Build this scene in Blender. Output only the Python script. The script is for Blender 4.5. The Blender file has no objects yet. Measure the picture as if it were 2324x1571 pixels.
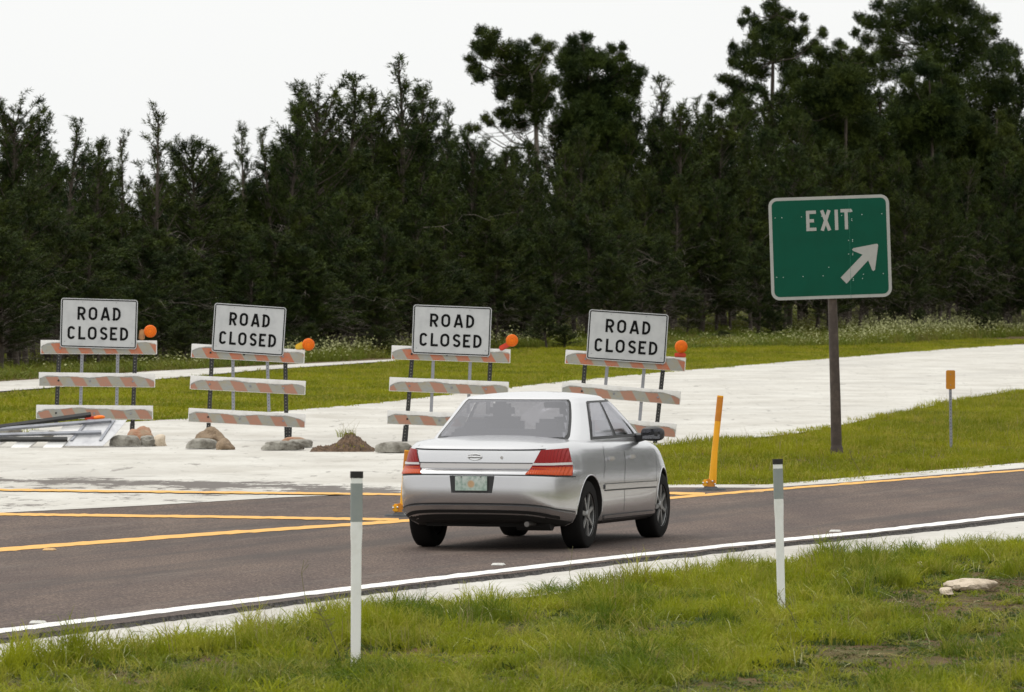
import bpy, bmesh, math, random
import numpy as np
from mathutils import Vector, Matrix, Euler
R = math.radians
rng = np.random.default_rng(7)
random.seed(7)
S = bpy.context.scene
C = S.collection

# ------------------------------------------------------------------ camera
F, CX, HY, CAMH = 14000.0, 1162.0, 668.0, 2.33      # measured on a 2324 x 1571 print of the photograph
cam_d = bpy.data.cameras.new('camera'); cam = bpy.data.objects.new('camera', cam_d); C.objects.link(cam)
cam_d.sensor_width = 36; cam_d.lens = F / 2324 * 36
cam_d.clip_start = 1; cam_d.clip_end = 6000
cam.location = (0, 0, CAMH)
cam.rotation_euler = (R(90) - math.atan((785.5 - HY) / F), 0, 0)
cam_d.dof.use_dof = True; cam_d.dof.focus_distance = 62; cam_d.dof.aperture_fstop = 12.5
S.camera = cam

# ------------------------------------------------------------------ sky and sun (overcast)
W = bpy.data.worlds.new('World'); S.world = W; W.use_nodes = True
nt = W.node_tree; nt.nodes.clear()
out = nt.nodes.new('ShaderNodeOutputWorld'); bg = nt.nodes.new('ShaderNodeBackground')
sky = nt.nodes.new('ShaderNodeTexSky'); sky.sky_type = 'NISHITA'; sky.sun_disc = False
sky.sun_elevation = R(58); sky.sun_rotation = R(-60); sky.dust_density = 4
hs = nt.nodes.new('ShaderNodeHueSaturation'); hs.inputs['Saturation'].default_value = 0.25
tc = nt.nodes.new('ShaderNodeTexCoord'); sp = nt.nodes.new('ShaderNodeSeparateXYZ')
rp = nt.nodes.new('ShaderNodeValToRGB')
rp.color_ramp.elements[0].position = 0.0; rp.color_ramp.elements[0].color = (.575, .58, .575, 1)
rp.color_ramp.elements[1].position = 1.0; rp.color_ramp.elements[1].color = (.92, .92, 0.90, 1)
cl = nt.nodes.new('ShaderNodeMix'); cl.data_type = 'RGBA'; cl.blend_type = 'MULTIPLY'; cl.inputs[0].default_value = 1
cl.inputs[7].default_value = (18, 18, 18, 1)
nz = nt.nodes.new('ShaderNodeTexNoise'); nz.inputs['Scale'].default_value = 2.2; nz.inputs['Detail'].default_value = 5
mr = nt.nodes.new('ShaderNodeMapRange'); mr.inputs['To Min'].default_value = 0.92; mr.inputs['To Max'].default_value = 1.08
cl2 = nt.nodes.new('ShaderNodeMix'); cl2.data_type = 'RGBA'; cl2.blend_type = 'MULTIPLY'; cl2.inputs[0].default_value = 1
mx = nt.nodes.new('ShaderNodeMix'); mx.data_type = 'RGBA'; mx.inputs[0].default_value = 0.88
L_ = nt.links.new
L_(sky.outputs[0], hs.inputs['Color']); L_(tc.outputs['Generated'], sp.inputs[0]); L_(sp.outputs['Z'], rp.inputs[0])
L_(rp.outputs[0], cl.inputs[6]); L_(tc.outputs['Generated'], nz.inputs['Vector']); L_(nz.outputs[0], mr.inputs['Value'])
L_(cl.outputs[2], cl2.inputs[6]); L_(mr.outputs[0], cl2.inputs[7])
L_(hs.outputs[0], mx.inputs[6]); L_(cl2.outputs[2], mx.inputs[7]); L_(mx.outputs[2], bg.inputs['Color'])
bg.inputs['Strength'].default_value = 0.1
L_(bg.outputs[0], out.inputs[0])
sun_d = bpy.data.lights.new('sun', 'SUN'); sun = bpy.data.objects.new('sun', sun_d); C.objects.link(sun)
sun_d.energy = 1.0; sun_d.angle = R(14); sun_d.color = (1, 0.96, 0.9)
el, az = R(58), R(-60)     # high, from the left and a little behind the forest
dirv = Vector((math.cos(el) * math.sin(az), math.cos(el) * math.cos(az), math.sin(el)))
sun.rotation_euler = dirv.to_track_quat('Z', 'Y').to_euler()
S.view_settings.view_transform = 'Standard'; S.view_settings.look = 'None'
S.view_settings.exposure = 0; S.view_settings.gamma = 1; S.view_settings.use_curve_mapping = False
S.render.engine = 'CYCLES'

# ------------------------------------------------------------------ helpers
def U(x, y, z=0.0):
    """point on the level z seen at print position x, y"""
    d = F * (CAMH - z) / (y - HY)
    return Vector(((x - CX) / F * d, d, z))
def V(x, y, d):
    """point at distance d seen at print position x, y"""
    return Vector(((x - CX) / F * d, d, CAMH - (y - HY) / F * d))
def px(d): return d / F       # metres per print pixel at distance d

def tag(o, label=None, cat=None, group=None, kind=None):
    if label: o['label'] = label
    if cat: o['category'] = cat
    if group: o['group'] = group
    if kind: o['kind'] = kind
    return o
def empty(name, loc=(0, 0, 0), rz=0, label=None, cat=None, group=None):
    o = bpy.data.objects.new(name, None); C.objects.link(o)
    o.empty_display_size = 0.2
    o.location = loc; o.rotation_euler = (0, 0, rz)
    return tag(o, label, cat, group)
def link(name, me, parent=None, mat=None, loc=None, rot=None, smooth=False):
    o = bpy.data.objects.new(name, me); C.objects.link(o)
    if parent: o.parent = parent
    if mat is not None and not me.materials: me.materials.append(mat)
    if loc is not None: o.location = loc
    if rot is not None: o.rotation_euler = rot
    if smooth: me.polygons.foreach_set('use_smooth', [True] * len(me.polygons))
    return o
def pydata(name, vs, fs, smooth=False):
    me = bpy.data.meshes.new(name); me.from_pydata([tuple(v) for v in vs], [], fs); me.update()
    if smooth: me.polygons.foreach_set('use_smooth', [True] * len(me.polygons))
    return me
def bm_mesh(name, bm, smooth=False):
    bmesh.ops.recalc_face_normals(bm, faces=bm.faces)
    me = bpy.data.meshes.new(name); bm.to_mesh(me); bm.free()
    if smooth:
        me.polygons.foreach_set('use_smooth', [True] * len(me.polygons)); me.set_sharp_from_angle(angle=R(42))
    return me
def np_tris(name, verts, nper, attrs=None):
    """verts (k*nper,3): k separate polygons of nper corners"""
    n = len(verts); me = bpy.data.meshes.new(name)
    me.vertices.add(n); me.vertices.foreach_set('co', np.asarray(verts, np.float32).ravel())
    k = n // nper
    me.loops.add(n); me.loops.foreach_set('vertex_index', np.arange(n, dtype=np.int32))
    me.polygons.add(k); me.polygons.foreach_set('loop_start', np.arange(0, n, nper, dtype=np.int32))
    me.polygons.foreach_set('loop_total', np.full(k, nper, np.int32))
    me.update(); me.validate()
    return me
def box_bm(bm, c, s, M=None, bevel=0):
    r = bmesh.ops.create_cube(bm, size=1)
    m = Matrix.Translation(c) @ Matrix.Diagonal((s[0], s[1], s[2], 1))
    if M is not None: m = M @ m
    bmesh.ops.transform(bm, matrix=m, verts=r['verts'])
    if bevel:
        es = list({e for v in r['verts'] for e in v.link_edges})
        bmesh.ops.bevel(bm, geom=es, offset=bevel, segments=2, affect='EDGES')
def tube(bm, pts, rads, n=8, cap=True, sq=None):
    """tube through pts; sq=(wx, wy) flattens it"""
    rings = []
    for i, p in enumerate(pts):
        p = Vector(p)
        a = Vector(pts[max(i - 1, 0)]); b = Vector(pts[min(i + 1, len(pts) - 1)])
        t = (b - a).normalized()
        ref = Vector((1, 0, 0)) if abs(t.x) < 0.9 else Vector((0, 1, 0))
        u = (ref - t * ref.dot(t)).normalized(); w = t.cross(u)
        r = rads[i] if hasattr(rads, '__len__') else rads
        ru, rw = (r * sq[0], r * sq[1]) if sq else (r, r)
        rings.append([bm.verts.new(p + u * ru * math.cos(2 * math.pi * k / n) + w * rw * math.sin(2 * math.pi * k / n)) for k in range(n)])
    for a, b in zip(rings, rings[1:]):
        for k in range(n): bm.faces.new((a[k], a[(k + 1) % n], b[(k + 1) % n], b[k]))
    if cap:
        bm.faces.new(rings[0][::-1]); bm.faces.new(rings[-1])

# ------------------------------------------------------------------ materials
def mat(name, col=(.5, .5, .5), rough=.6, metal=0, **kw):
    m = bpy.data.materials.new(name); m.use_nodes = True
    b = m.node_tree.nodes['Principled BSDF']
    b.inputs['Base Color'].default_value = (*col, 1); b.inputs['Roughness'].default_value = rough
    b.inputs['Metallic'].default_value = metal
    for k, v in kw.items(): b.inputs[k.replace('_', ' ')].default_value = v
    return m
class N:
    def __init__(s, m): s.m = m; s.t = m.node_tree; s.b = s.t.nodes['Principled BSDF']
    def n(s, typ, ins=None, **kw):
        x = s.t.nodes.new(typ)
        for k, v in kw.items(): setattr(x, k, v)
        for k, v in (ins or {}).items():
            if hasattr(v, 'is_output') or isinstance(v, bpy.types.NodeSocket): s.t.links.new(v, x.inputs[k])
            else: x.inputs[k].default_value = v
        return x
    def pos(s): return s.n('ShaderNodeNewGeometry').outputs['Position']
    def obj(s): return s.n('ShaderNodeTexCoord').outputs['Object']
    def noise(s, vec, scale, detail=4, rough=.5):
        return s.n('ShaderNodeTexNoise', {'Vector': vec, 'Scale': scale, 'Detail': detail, 'Roughness': rough}).outputs[0]
    def mapv(s, vec, sc): return s.n('ShaderNodeMapping', {'Vector': vec, 'Scale': sc}).outputs[0]
    def ramp(s, fac, stops):
        r = s.n('ShaderNodeValToRGB', {0: fac}); e = r.color_ramp.elements
        while len(e) < len(stops): e.new(0.5)
        for q, (p, c) in zip(e, stops):
            q.position = p; q.color = (*c, 1) if hasattr(c, '__len__') else (c, c, c, 1)
        return r.outputs[0]
    def mix(s, fac, a, b, mode='MIX'):
        x = s.n('ShaderNodeMix', data_type='RGBA', blend_type=mode)
        for i, v in ((0, fac), (6, a), (7, b)):
            if isinstance(v, bpy.types.NodeSocket): s.t.links.new(v, x.inputs[i])
            else: x.inputs[i].default_value = v if i == 0 else (*v, 1)
        return x.outputs[2]
    def math(s, op, a, b=0.0, clamp=False):
        x = s.n('ShaderNodeMath', operation=op, use_clamp=clamp)
        for i, v in ((0, a), (1, b)):
            if isinstance(v, bpy.types.NodeSocket): s.t.links.new(v, x.inputs[i])
            else: x.inputs[i].default_value = v
        return x.outputs[0]
    def attr(s, name): return s.n('ShaderNodeAttribute', attribute_name=name).outputs['Fac']
    def color(s, v): s.t.links.new(v, s.b.inputs['Base Color']); return s
    def rough(s, v): s.t.links.new(v, s.b.inputs['Roughness']); return s
    def bump(s, h, strength=.3, dist=.01):
        x = s.n('ShaderNodeBump', {'Height': h, 'Strength': strength, 'Distance': dist})
        s.t.links.new(x.outputs[0], s.b.inputs['Normal']); return s

def dirty(name, col, dark, rough=.6, metal=0, scale=6, lo=.45, hi=.7, bump=0, **kw):
    """base colour with grime patches"""
    m = mat(name, col, rough, metal, **kw); n = N(m); v = n.obj()
    f = n.ramp(n.noise(v, scale, 6, .65), [(lo, 0.0), (hi, 1.0)])
    n.color(n.mix(f, col, dark))
    if bump: n.bump(n.noise(v, scale * 6, 6), bump, .03)
    return m

def m_asphalt():
    m = mat('asphalt', (.09, .08, .075), .85); n = N(m); v = n.pos()
    fine = n.noise(n.mapv(v, (1, .35, 1)), 42, 4, .8)
    mid = n.noise(n.mapv(v, (.9, .18, 1)), 1.2, 5, .6)
    c = n.ramp(fine, [(.34, (.058, .045, .038)), (.5, (.124, .091, .074)), (.66, (.225, .170, .138))])
    c = n.mix(n.ramp(mid, [(.38, 0.0), (.62, 1.0)]), n.mix(1.0, c, (.72, .73, .78), 'MULTIPLY'), c)
    rot = n.n('ShaderNodeMapping', {'Vector': v, 'Rotation': (0, 0, R(19)), 'Scale': (1, 1, 1)}).outputs[0]
    streak = n.noise(n.mapv(rot, (1.5, .06, 1)), 1.0, 6, .6)
    c = n.mix(n.ramp(streak, [(.47, 0.0), (.64, .55)]), c, (.058, .053, .050))
    c = n.mix(n.ramp(n.noise(n.mapv(rot, (.9, .12, 1)), 1.7, 6, .7), [(.56, 0.0), (.7, .35)]), c, (.20, .165, .14))
    speck = n.noise(v, 17, 2, .5)
    c = n.mix(n.ramp(speck, [(.76, 0.0), (.8, 1.0)]), c, (.03, .028, .026))
    n.b.inputs['Specular IOR Level'].default_value = .12
    n.color(c).bump(fine, .5, .006); return m
def m_asphalt_edge():
    m = mat('asphalt_broken_edge', (.05, .045, .042), .95); n = N(m); v = n.pos()
    c = n.ramp(n.noise(v, 25, 5, .7), [(.38, (.02, .018, .017)), (.65, (.1, .088, .08))])
    n.color(c).bump(n.noise(v, 30, 4), .9, .03); return m
def m_concrete():
    m = mat('concrete', (.55, .53, .49), .9); n = N(m); v = n.pos()
    big = n.noise(n.mapv(v, (.5, .25, 1)), 1.0, 7, .7)
    c = n.ramp(big, [(.3, (.41, .385, .34)), (.5, (.53, .51, .465)), (.7, (.62, .605, .56))])
    fine = n.noise(v, 7, 5, .75)
    c = n.mix(n.ramp(fine, [(.35, .4), (.55, 0.0)]), c, (.38, .36, .32))
    speck = n.noise(n.mapv(v, (1, .30, 1)), 4.2, 5, .68)
    c = n.mix(n.ramp(speck, [(.645, 0.0), (.675, .9)]), c, (.09, .075, .06))
    sp2 = n.noise(n.mapv(v, (.9, .35, 1)), 1.7, 6, .7)
    c = n.mix(n.ramp(sp2, [(.61, 0.0), (.68, .55)]), c, (.25, .23, .20))
    scr = n.noise(n.mapv(v, (.55, .5, 1)), 1.3, 6, .72)
    c = n.mix(n.ramp(scr, [(.60, 0.0), (.66, .45)]), c, (.24, .22, .20))
    sp3 = n.noise(n.mapv(v, (1, .10, 1)), 2.4, 5, .7)
    c = n.mix(n.ramp(sp3, [(.62, 0.0), (.67, .7)]), c, (.20, .185, .165))
    pat = n.noise(n.mapv(v, (.22, .07, 1)), 1.0, 4, .6)
    c = n.mix(n.ramp(pat, [(.50, 0.0), (.66, .35)]), c, (.36, .345, .32))
    # scraped-off surfacing near the new asphalt
    wn = n.noise(n.mapv(v, (1.2, .65, 1)), 1.0, 7, .8)
    w = n.math('ADD', n.math('MULTIPLY', n.attr('wear'), .30), wn)
    f = n.ramp(w, [(.70, 0.0), (.75, .95)])
    c = n.mix(f, c, (.13, .115, .105))
    n.b.inputs['Specular IOR Level'].default_value = .12
    n.color(c).bump(fine, .25, .01); return m
def m_ground():
    m = mat('ground_soil_and_turf', (.1, .1, .04), .95); n = N(m); v = n.pos()
    a = n.noise(v, 1.7, 6, .65); b = n.noise(v, .35, 4, .6)
    c = n.ramp(a, [(.38, (.135, .085, .048)), (.56, (.085, .065, .032)), (.75, (.09, .10, .028))])
    c = n.mix(n.ramp(b, [(.5, .0), (.7, .5)]), c, (.10, .125, .03))
    n.b.inputs['Specular IOR Level'].default_value = .05
    n.color(c).bump(n.noise(v, 20, 4), .6, .03); return m
def m_blade(name, c1, c2, c3, scale=.55):
    m = mat(name, c1, .55); n = N(m); v = n.pos()
    a = n.ramp(n.noise(n.mapv(v, (1, .45, 1)), scale, 5, .6), [(.38, 0.0), (.62, 1.0)])
    r = n.n('ShaderNodeObjectInfo').outputs['Random']
    c = n.mix(a, c1, c2)
    c = n.mix(n.ramp(r, [(.55, 0.0), (1.0, .8)]), c, c3)
    n.color(c)
    n.b.inputs['Specular IOR Level'].default_value = .08
    t = n.t
    tr = t.nodes.new('ShaderNodeBsdfTranslucent'); ms = t.nodes.new('ShaderNodeMixShader'); ms.inputs[0].default_value = .3
    t.links.new(c, tr.inputs[0]); o = [q for q in t.nodes if q.type == 'OUTPUT_MATERIAL'][0]
    t.links.new(n.b.outputs[0], ms.inputs[1]); t.links.new(tr.outputs[0], ms.inputs[2]); t.links.new(ms.outputs[0], o.inputs[0])
    return m
def m_needle():
    m = mat('pine_needles', (.04, .06, .02), .7); n = N(m)
    r = n.n('ShaderNodeObjectInfo').outputs['Random']
    v = n.obj()
    a = n.ramp(n.noise(v, .9, 3, .5), [(.35, 0.0), (.65, 1.0)])
    c = n.mix(a, (.010, .023, .005), (.052, .076, .012))
    c = n.mix(r, c, n.mix(1.0, c, (1.2, 1.05, .9), 'MULTIPLY'))
    n.color(c); n.b.inputs['Specular IOR Level'].default_value = .15
    return m
def m_bark(name='pine_bark', c=(.055, .044, .034)):
    m = mat(name, c, .95); n = N(m); v = n.obj()
    n.color(n.mix(n.ramp(n.noise(n.mapv(v, (6, 6, 1.2)), 2, 5, .7), [(.35, 0.0), (.65, 1.0)]), c, tuple(k * 2.0 for k in c)))
    n.bump(n.noise(v, 12, 4), .6, .03); return m
def m_paint(name, col, dark, lo=.62, hi=.8, scale=9):
    m = mat(name, col, .6); n = N(m); v = n.pos()
    f = n.ramp(n.noise(v, scale, 6, .7), [(lo, 0.0), (hi, .8)])
    c = n.mix(f, col, dark)
    c = n.mix(n.ramp(n.noise(v, .8, 4, .6), [(.4, 0.0), (.7, .35)]), c, tuple(k * .75 for k in col))
    n.color(c); return m
def m_stripe(name, seed, fresh):
    """faded orange and white reflective sheet, stripes falling to the right"""
    m = mat(name, (.5, .4, .3), .55); n = N(m); v = n.obj()
    sx = n.n('ShaderNodeSeparateXYZ', {0: v})
    q = n.math('ADD', sx.outputs['X'], n.math('MULTIPLY', sx.outputs['Z'], .62))
    wv = n.math('FRACT', n.math('ADD', n.math('MULTIPLY', q, 1 / .40), 10.13 + seed))
    st = n.ramp(wv, [(.485, 0.0), (.50, 1.0), ])
    gr = n.ramp(n.noise(n.mapv(v, (3, 1, 6)), 2.2 + seed, 6, .65), [(.38, 0.0), (.68, 1.0)])
    og = n.mix(gr, (.40, .185, .12) if not fresh else (.47, .13, .055), (.33, .20, .145))
    wh = n.mix(gr, (.30, .31, .295), (.33, .29, .20))
    c = n.mix(st, og, wh)
    spot = n.ramp(n.noise(n.mapv(v, (2.2, 1, 9)), 3.1, 6, .75), [(.60, 0.0), (.68, .55)])
    c = n.mix(spot, c, (.16, .16, .16))
    n.color(c); return m

M = {}
M['asphalt'] = m_asphalt(); M['edge'] = m_asphalt_edge(); M['concrete'] = m_concrete(); M['ground'] = m_ground()
M['needle'] = m_needle(); M['bark'] = m_bark(); M['deadwood'] = m_bark('grey_dead_wood', (.10, .085, .07))
M['yellow_line'] = m_paint('yellow_road_paint', (.72, .36, .045), (.25, .15, .06))
M['white_line'] = m_paint('white_road_paint', (.80, .79, .75), (.4, .38, .35), .66, .85)
M['grass_near'] = m_blade('grass_near', (.295, .32, .013), (.095, .145, .011), (.37, .34, .07), .8)
M['grass_mid'] = m_blade('grass_verge', (.275, .29, .012), (.155, .185, .011), (.37, .32, .06), .3)
M['weed'] = m_blade('weeds', (.10, .14, .018), (.17, .19, .025), (.19, .17, .05), .2)
M['dry'] = mat('dry_stem', (.26, .21, .10), .8)
M['flower'] = mat('pale_flowers', (.40, .41, .19), .8)
M['board'] = dirty('board_white_plastic', (.80, .79, .77), (.60, .57, .52), .5, scale=4, lo=.5, hi=.8)
M['peel'] = dirty('peeled_sheet_backing', (.30, .30, .29), (.50, .48, .42), .7, scale=9)
M['blackpost'] = dirty('black_perforated_steel', (.014, .014, .014), (.03, .028, .024), .5)
M['greypost'] = dirty('galvanised_steel', (.30, .31, .34), (.20, .20, .22), .45, .5)
M['hole'] = mat('post_hole_light_through', (.34, .33, .30), .9)
M['holed'] = mat('post_hole_dark', (.03, .03, .03), .9)
M['signwhite'] = dirty('white_reflective_sheet', (.50, .51, .515), (.41, .42, .43), .6, scale=5, lo=.45, hi=.75, Specular_IOR_Level=.2)
M['signblack'] = mat('black_sign_print', (.006, .006, .006), .8, Specular_IOR_Level=.1)
M['alu'] = dirty('aluminium_sign_back', (.55, .55, .56), (.38, .38, .40), .4, .35, scale=5)
M['green'] = dirty('green_reflective_sheet', (.001, .073, .042), (.0013, .064, .036), .5, scale=3, Specular_IOR_Level=.15)
M['greenwhite'] = dirty('white_sign_legend', (.38, .385, .36), (.33, .335, .31), .6, scale=4, Specular_IOR_Level=.15)
M['brownpost'] = dirty('weathered_brown_steel', (.050, .036, .028), (.10, .075, .058), .7, scale=7, bump=.2)
M['amber'] = mat('amber_lens', (.82, .17, .003), .5, Specular_IOR_Level=.25)
M['amberlens2'] = mat('amber_lens_dark', (.5, .07, .002), .6)
M['redbox'] = dirty('red_orange_plastic', (.62, .045, .012), (.40, .03, .01), .4)
M['yellowbox'] = dirty('yellow_plastic', (.72, .43, .015), (.5, .3, .02), .4)
M['tanbox'] = dirty('sun_bleached_tan_plastic', (.42, .22, .09), (.25, .12, .05), .6)
M['bag'] = dirty('hardened_grey_cement', (.31, .295, .255), (.09, .078, .06), .95, scale=5, lo=.42, hi=.66, bump=.7)
M['cloth'] = dirty('torn_orange_sack_cloth', (.36, .19, .115), (.33, .26, .18), .9, scale=5, bump=.5)
M['sand'] = dirty('orange_brown_sand', (.27, .195, .125), (.16, .11, .07), .95, scale=8, bump=.8)
M['soil'] = dirty('brown_crumbly_soil', (.17, .105, .06), (.08, .05, .03), .95, scale=9, lo=.4, hi=.6, bump=1)
M['rock'] = dirty('pale_limestone', (.62, .52, .40), (.40, .32, .22), .9, scale=9, bump=.8)
M['postwhite'] = dirty('white_plastic_post', (.82, .83, .80), (.66, .66, .61), .45, scale=5, lo=.5, hi=.8)
M['postgrey'] = dirty('grey_reflective_wrap', (.25, .28, .27), (.30, .32, .30), .45, scale=5)
M['cap'] = mat('black_rubber_cap', (.018, .016, .015), .7)
M['yellowpost'] = dirty('yellow_plastic_post', (.86, .42, .008), (.72, .33, .01), .4, scale=4)
M['yellowband'] = dirty('amber_reflective_band', (.58, .22, .012), (.42, .15, .01), .45, scale=4)
M['ambersign'] = dirty('amber_marker_plate', (.56, .22, .005), (.47, .18, .006), .5, scale=5)
M['rubber'] = dirty('dusty_black_rubber', (.03, .034, .038), (.07, .07, .07), .8, scale=6)
M['bolt'] = mat('bright_bolt', (.7, .7, .68), .35, .8)

# ------------------------------------------------------------------ the ground
def lerp_poly(pts, x):
    xs = [p[0] for p in pts]; ys = [p[1] for p in pts]
    return float(np.interp(x, xs, ys))
def ribbon(name, top, bot, ztop, zbot, n=160, x0=-900, x1=3300, m=None, kind='structure', parent=None, rough_bot=0):
    """strip of ground between two curves given in print coordinates"""
    vs = []; fs = []
    xs = np.linspace(x0, x1, n)
    for i, x in enumerate(xs):
        a = U(x, ext(top, x), ztop); b = U(x, ext(bot, x) + (rng.normal() * rough_bot if rough_bot else 0), zbot)
        vs += [a, b]
    for i in range(n - 1): fs.append((2 * i, 2 * i + 1, 2 * i + 3, 2 * i + 2))
    o = link(name, pydata(name, vs, fs), parent, m)
    if kind: o['kind'] = kind
    return o
def ext(pts, x):
    """interpolate, going on straight beyond the ends"""
    if x < pts[0][0]:
        (xa, ya), (xb, yb) = pts[0], pts[1]
    elif x > pts[-1][0]:
        (xa, ya), (xb, yb) = pts[-2], pts[-1]
    else: return lerp_poly(pts, x)
    return ya + (yb - ya) * (x - xa) / (xb - xa)

asph_far = [(0, 1165), (320, 1149), (640, 1130), (900, 1120), (1240, 1112), (1540, 1106), (1740, 1107), (1900, 1096), (2324, 1062)]
asph_near = [(0, 1449), (430, 1394), (874, 1335), (1430, 1269), (1640, 1245), (1700, 1240), (1980, 1212), (2324, 1175)]
lip_bot = asph_near
ZA0, ZA1 = .006, .034      # far and near level of the asphalt
def asph_z(x, y):
    A = U(x, ext(asph_far, x), ZA0); B = U(x, ext(asph_near, x), ZA1); k = y - HY
    t = (F * (CAMH - ZA0) - k * A.y) / (k * (B.y - A.y) + F * (ZA1 - ZA0))
    return ZA0 + (ZA1 - ZA0) * min(max(t, 0), 1)
def UA(x, y, dz=0):  # on the asphalt
    return U(x, y, asph_z(x, y) + dz)
# terrain: one sheet to the horizon, rising a little at the foot of the forest
def terr_z(X, Y):
    # treeline foot: line from (-16,175) to (30,300)
    t = (Y - 190) - (X + 14) * 2.2
    r = np.clip(t / 90.0, 0, 1)
    rr = np.clip((X + 4) / 22, 0, 1) * np.clip((Y - (182 + 5.6 * X)) / 60, 0, 1) * np.clip((Y - 215) / 40, 0, 1)
    return -0.03 + .55 * r * r * (3 - 2 * r) * np.clip((Y - 190) / 80, 0, 1) + .75 * rr
gx = np.concatenate([np.array([-3000, -1500, -700, -300, -150, -90]), np.arange(-60, 61, 2.0), np.array([90, 150, 300, 700, 1500, 3000])])
gy = np.concatenate([np.array([-3000, -1000, -300, -100, -40, 0, 15]), np.arange(25, 360, 3.0), np.array([380, 420, 500, 700, 1200, 2200, 4500])])
X, Y = np.meshgrid(gx, gy); Z = terr_z(X, Y)
vs = np.stack([X, Y, Z], -1).reshape(-1, 3); nxg = len(gx)
fs = [(j * nxg + i, j * nxg + i + 1, (j + 1) * nxg + i + 1, (j + 1) * nxg + i) for j in range(len(gy) - 1) for i in range(nxg - 1)]
tag(link('ground', pydata('ground', vs.tolist(), fs, True), None, M['ground']), kind='structure')

# closed ramp (concrete), gore included: from the asphalt's far edge up to the median
ramp_far = [(0, 968), (210, 962), (430, 950), (640, 933), (850, 915), (1060, 891), (1280, 865), (1560, 840), (1900, 812), (2100, 796), (2324, 780)]
gore_near_r = [(1240, 1112), (1480, 1012), (1600, 1003), (1700, 995), (1800, 985), (1900, 968), (2000, 944), (2100, 925), (2200, 903), (2324, 885)]
def ramp_near(x):
    if x <= 1240: return ext(asph_far, x) - 1.0
    return ext(gore_near_r, x)
def wear_at(x, y):
    b = ext(asph_far, x)
    yl = float(np.interp(x, [-900, 0, 450, 910, 1250], [1100, 1111.5, 1117, 1122, 1120]))
    k = yl - y
    c = float(np.interp(x, [0, 500, 900], [20, 15, 9]))
    base = math.exp(-((k - c) / (11 if k < c else 15)) ** 2) + .45 * (1 if k < 6 else 0)
    return base * float(np.interp(x, [-900, 500, 800, 1150, 1300], [1, 1, .9, .5, 0]))
nX, nY = 210, 46
vs = []; wear = []; fs = []
for i, x in enumerate(np.linspace(-900, 3300, nX)):
    a, b = ext(ramp_far, x), ramp_near(x)
    a = max(a, 712)
    for j in range(nY):
        t = 1 - (1 - j / (nY - 1)) ** 1.0
        y = a + (b - a) * t
        vs.append(U(x, y, 0.0)); wear.append(wear_at(x, y))
for i in range(nX - 1):
    for j in range(nY - 1):
        k = i * nY + j; fs.append((k, k + 1, k + nY + 1, k + nY))
me = pydata('closed_ramp', vs, fs)
at = me.attributes.new('wear', 'FLOAT', 'POINT'); at.data.foreach_set('value', wear)
tag(link('closed_ramp', me, None, M['concrete']), kind='structure')
# narrow concrete lane far left, behind the median
lane_top = [(-900, 960), (0, 866), (100, 860), (340, 843), (620, 829), (880, 816), (1150, 803)]
lane_bot = [(-900, 985), (0, 888), (100, 881), (340, 862), (600, 839), (850, 822), (1150, 806)]
vs = []; fs = []
for i, x in enumerate(np.linspace(-900, 1150, 60)):
    vs += [U(x, ext(lane_top, x)), U(x, ext(lane_bot, x))]
for i in range(59): fs.append((2 * i, 2 * i + 1, 2 * i + 3, 2 * i + 2))
tag(link('far_lane', pydata('far_lane', vs, fs), None, M['concrete']), kind='structure')
# shoulder concrete in front of the asphalt
near_edge = [(0, 1478), (200, 1458), (400, 1430), (874, 1362), (1150, 1330), (1430, 1300), (1622, 1270), (1776, 1256), (2007, 1237), (2324, 1210)]
sh_far = [(p[0], p[1] - 12) for p in asph_near]
ribbon('shoulder', sh_far, [(p[0], p[1] + 30) for p in near_edge], 0, 0, m=M['concrete'])
# strip of concrete along the far side of the carriageway, right
ribbon('concrete_strip', [(1500, 1100), (1740, 1100), (2324, 1050)], [(1500, 1112), (1740, 1114), (2324, 1068)], 0.0, 0.0, n=40, x0=1400, x1=3300, m=M['concrete'])
# asphalt carriageway with a broken lip
nX = 420; vs = []; fs = []
xs = np.linspace(-900, 3300, nX); jit = np.cumsum(rng.normal(0, .35, nX)); jit -= np.convolve(np.pad(jit, 15, 'edge'), np.ones(31) / 31, 'valid')
jit2 = rng.normal(0, .9, nX)
nJ = 6
for i, x in enumerate(xs):
    a = U(x, ext(asph_far, x), ZA0)
    b = U(x, ext(asph_near, x) + jit[i] + (2.0 if 1560 < x < 1695 else 0), ZA1)
    for j in range(nJ): vs.append(a.lerp(b, j / (nJ - 1)))
for i in range(nX - 1):
    for j in range(nJ - 1):
        k = i * nJ + j; fs.append((k, k + 1, k + nJ + 1, k + nJ))
road = tag(link('carriageway', pydata('carriageway', vs, fs), None, M['asphalt']), kind='structure')
ev = []; ef = []
for i, x in enumerate(xs):
    p = Vector(vs[i * nJ + nJ - 1])
    q = p + Vector((0, -.01 - .012 * rng.random(), -.012 - .006 * rng.random())); r = p + Vector((rng.normal() * .01, -.05 - .05 * abs(jit2[i]), -.036))
    ev += [p + Vector((0, .004, .0006)), q, r]
for i in range(nX - 1):
    for j in range(2):
        k = i * 3 + j; ef.append((k, k + 1, k + 4, k + 3))
link('broken_edge', pydata('broken_edge', ev, ef), road, M['edge'])
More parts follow.
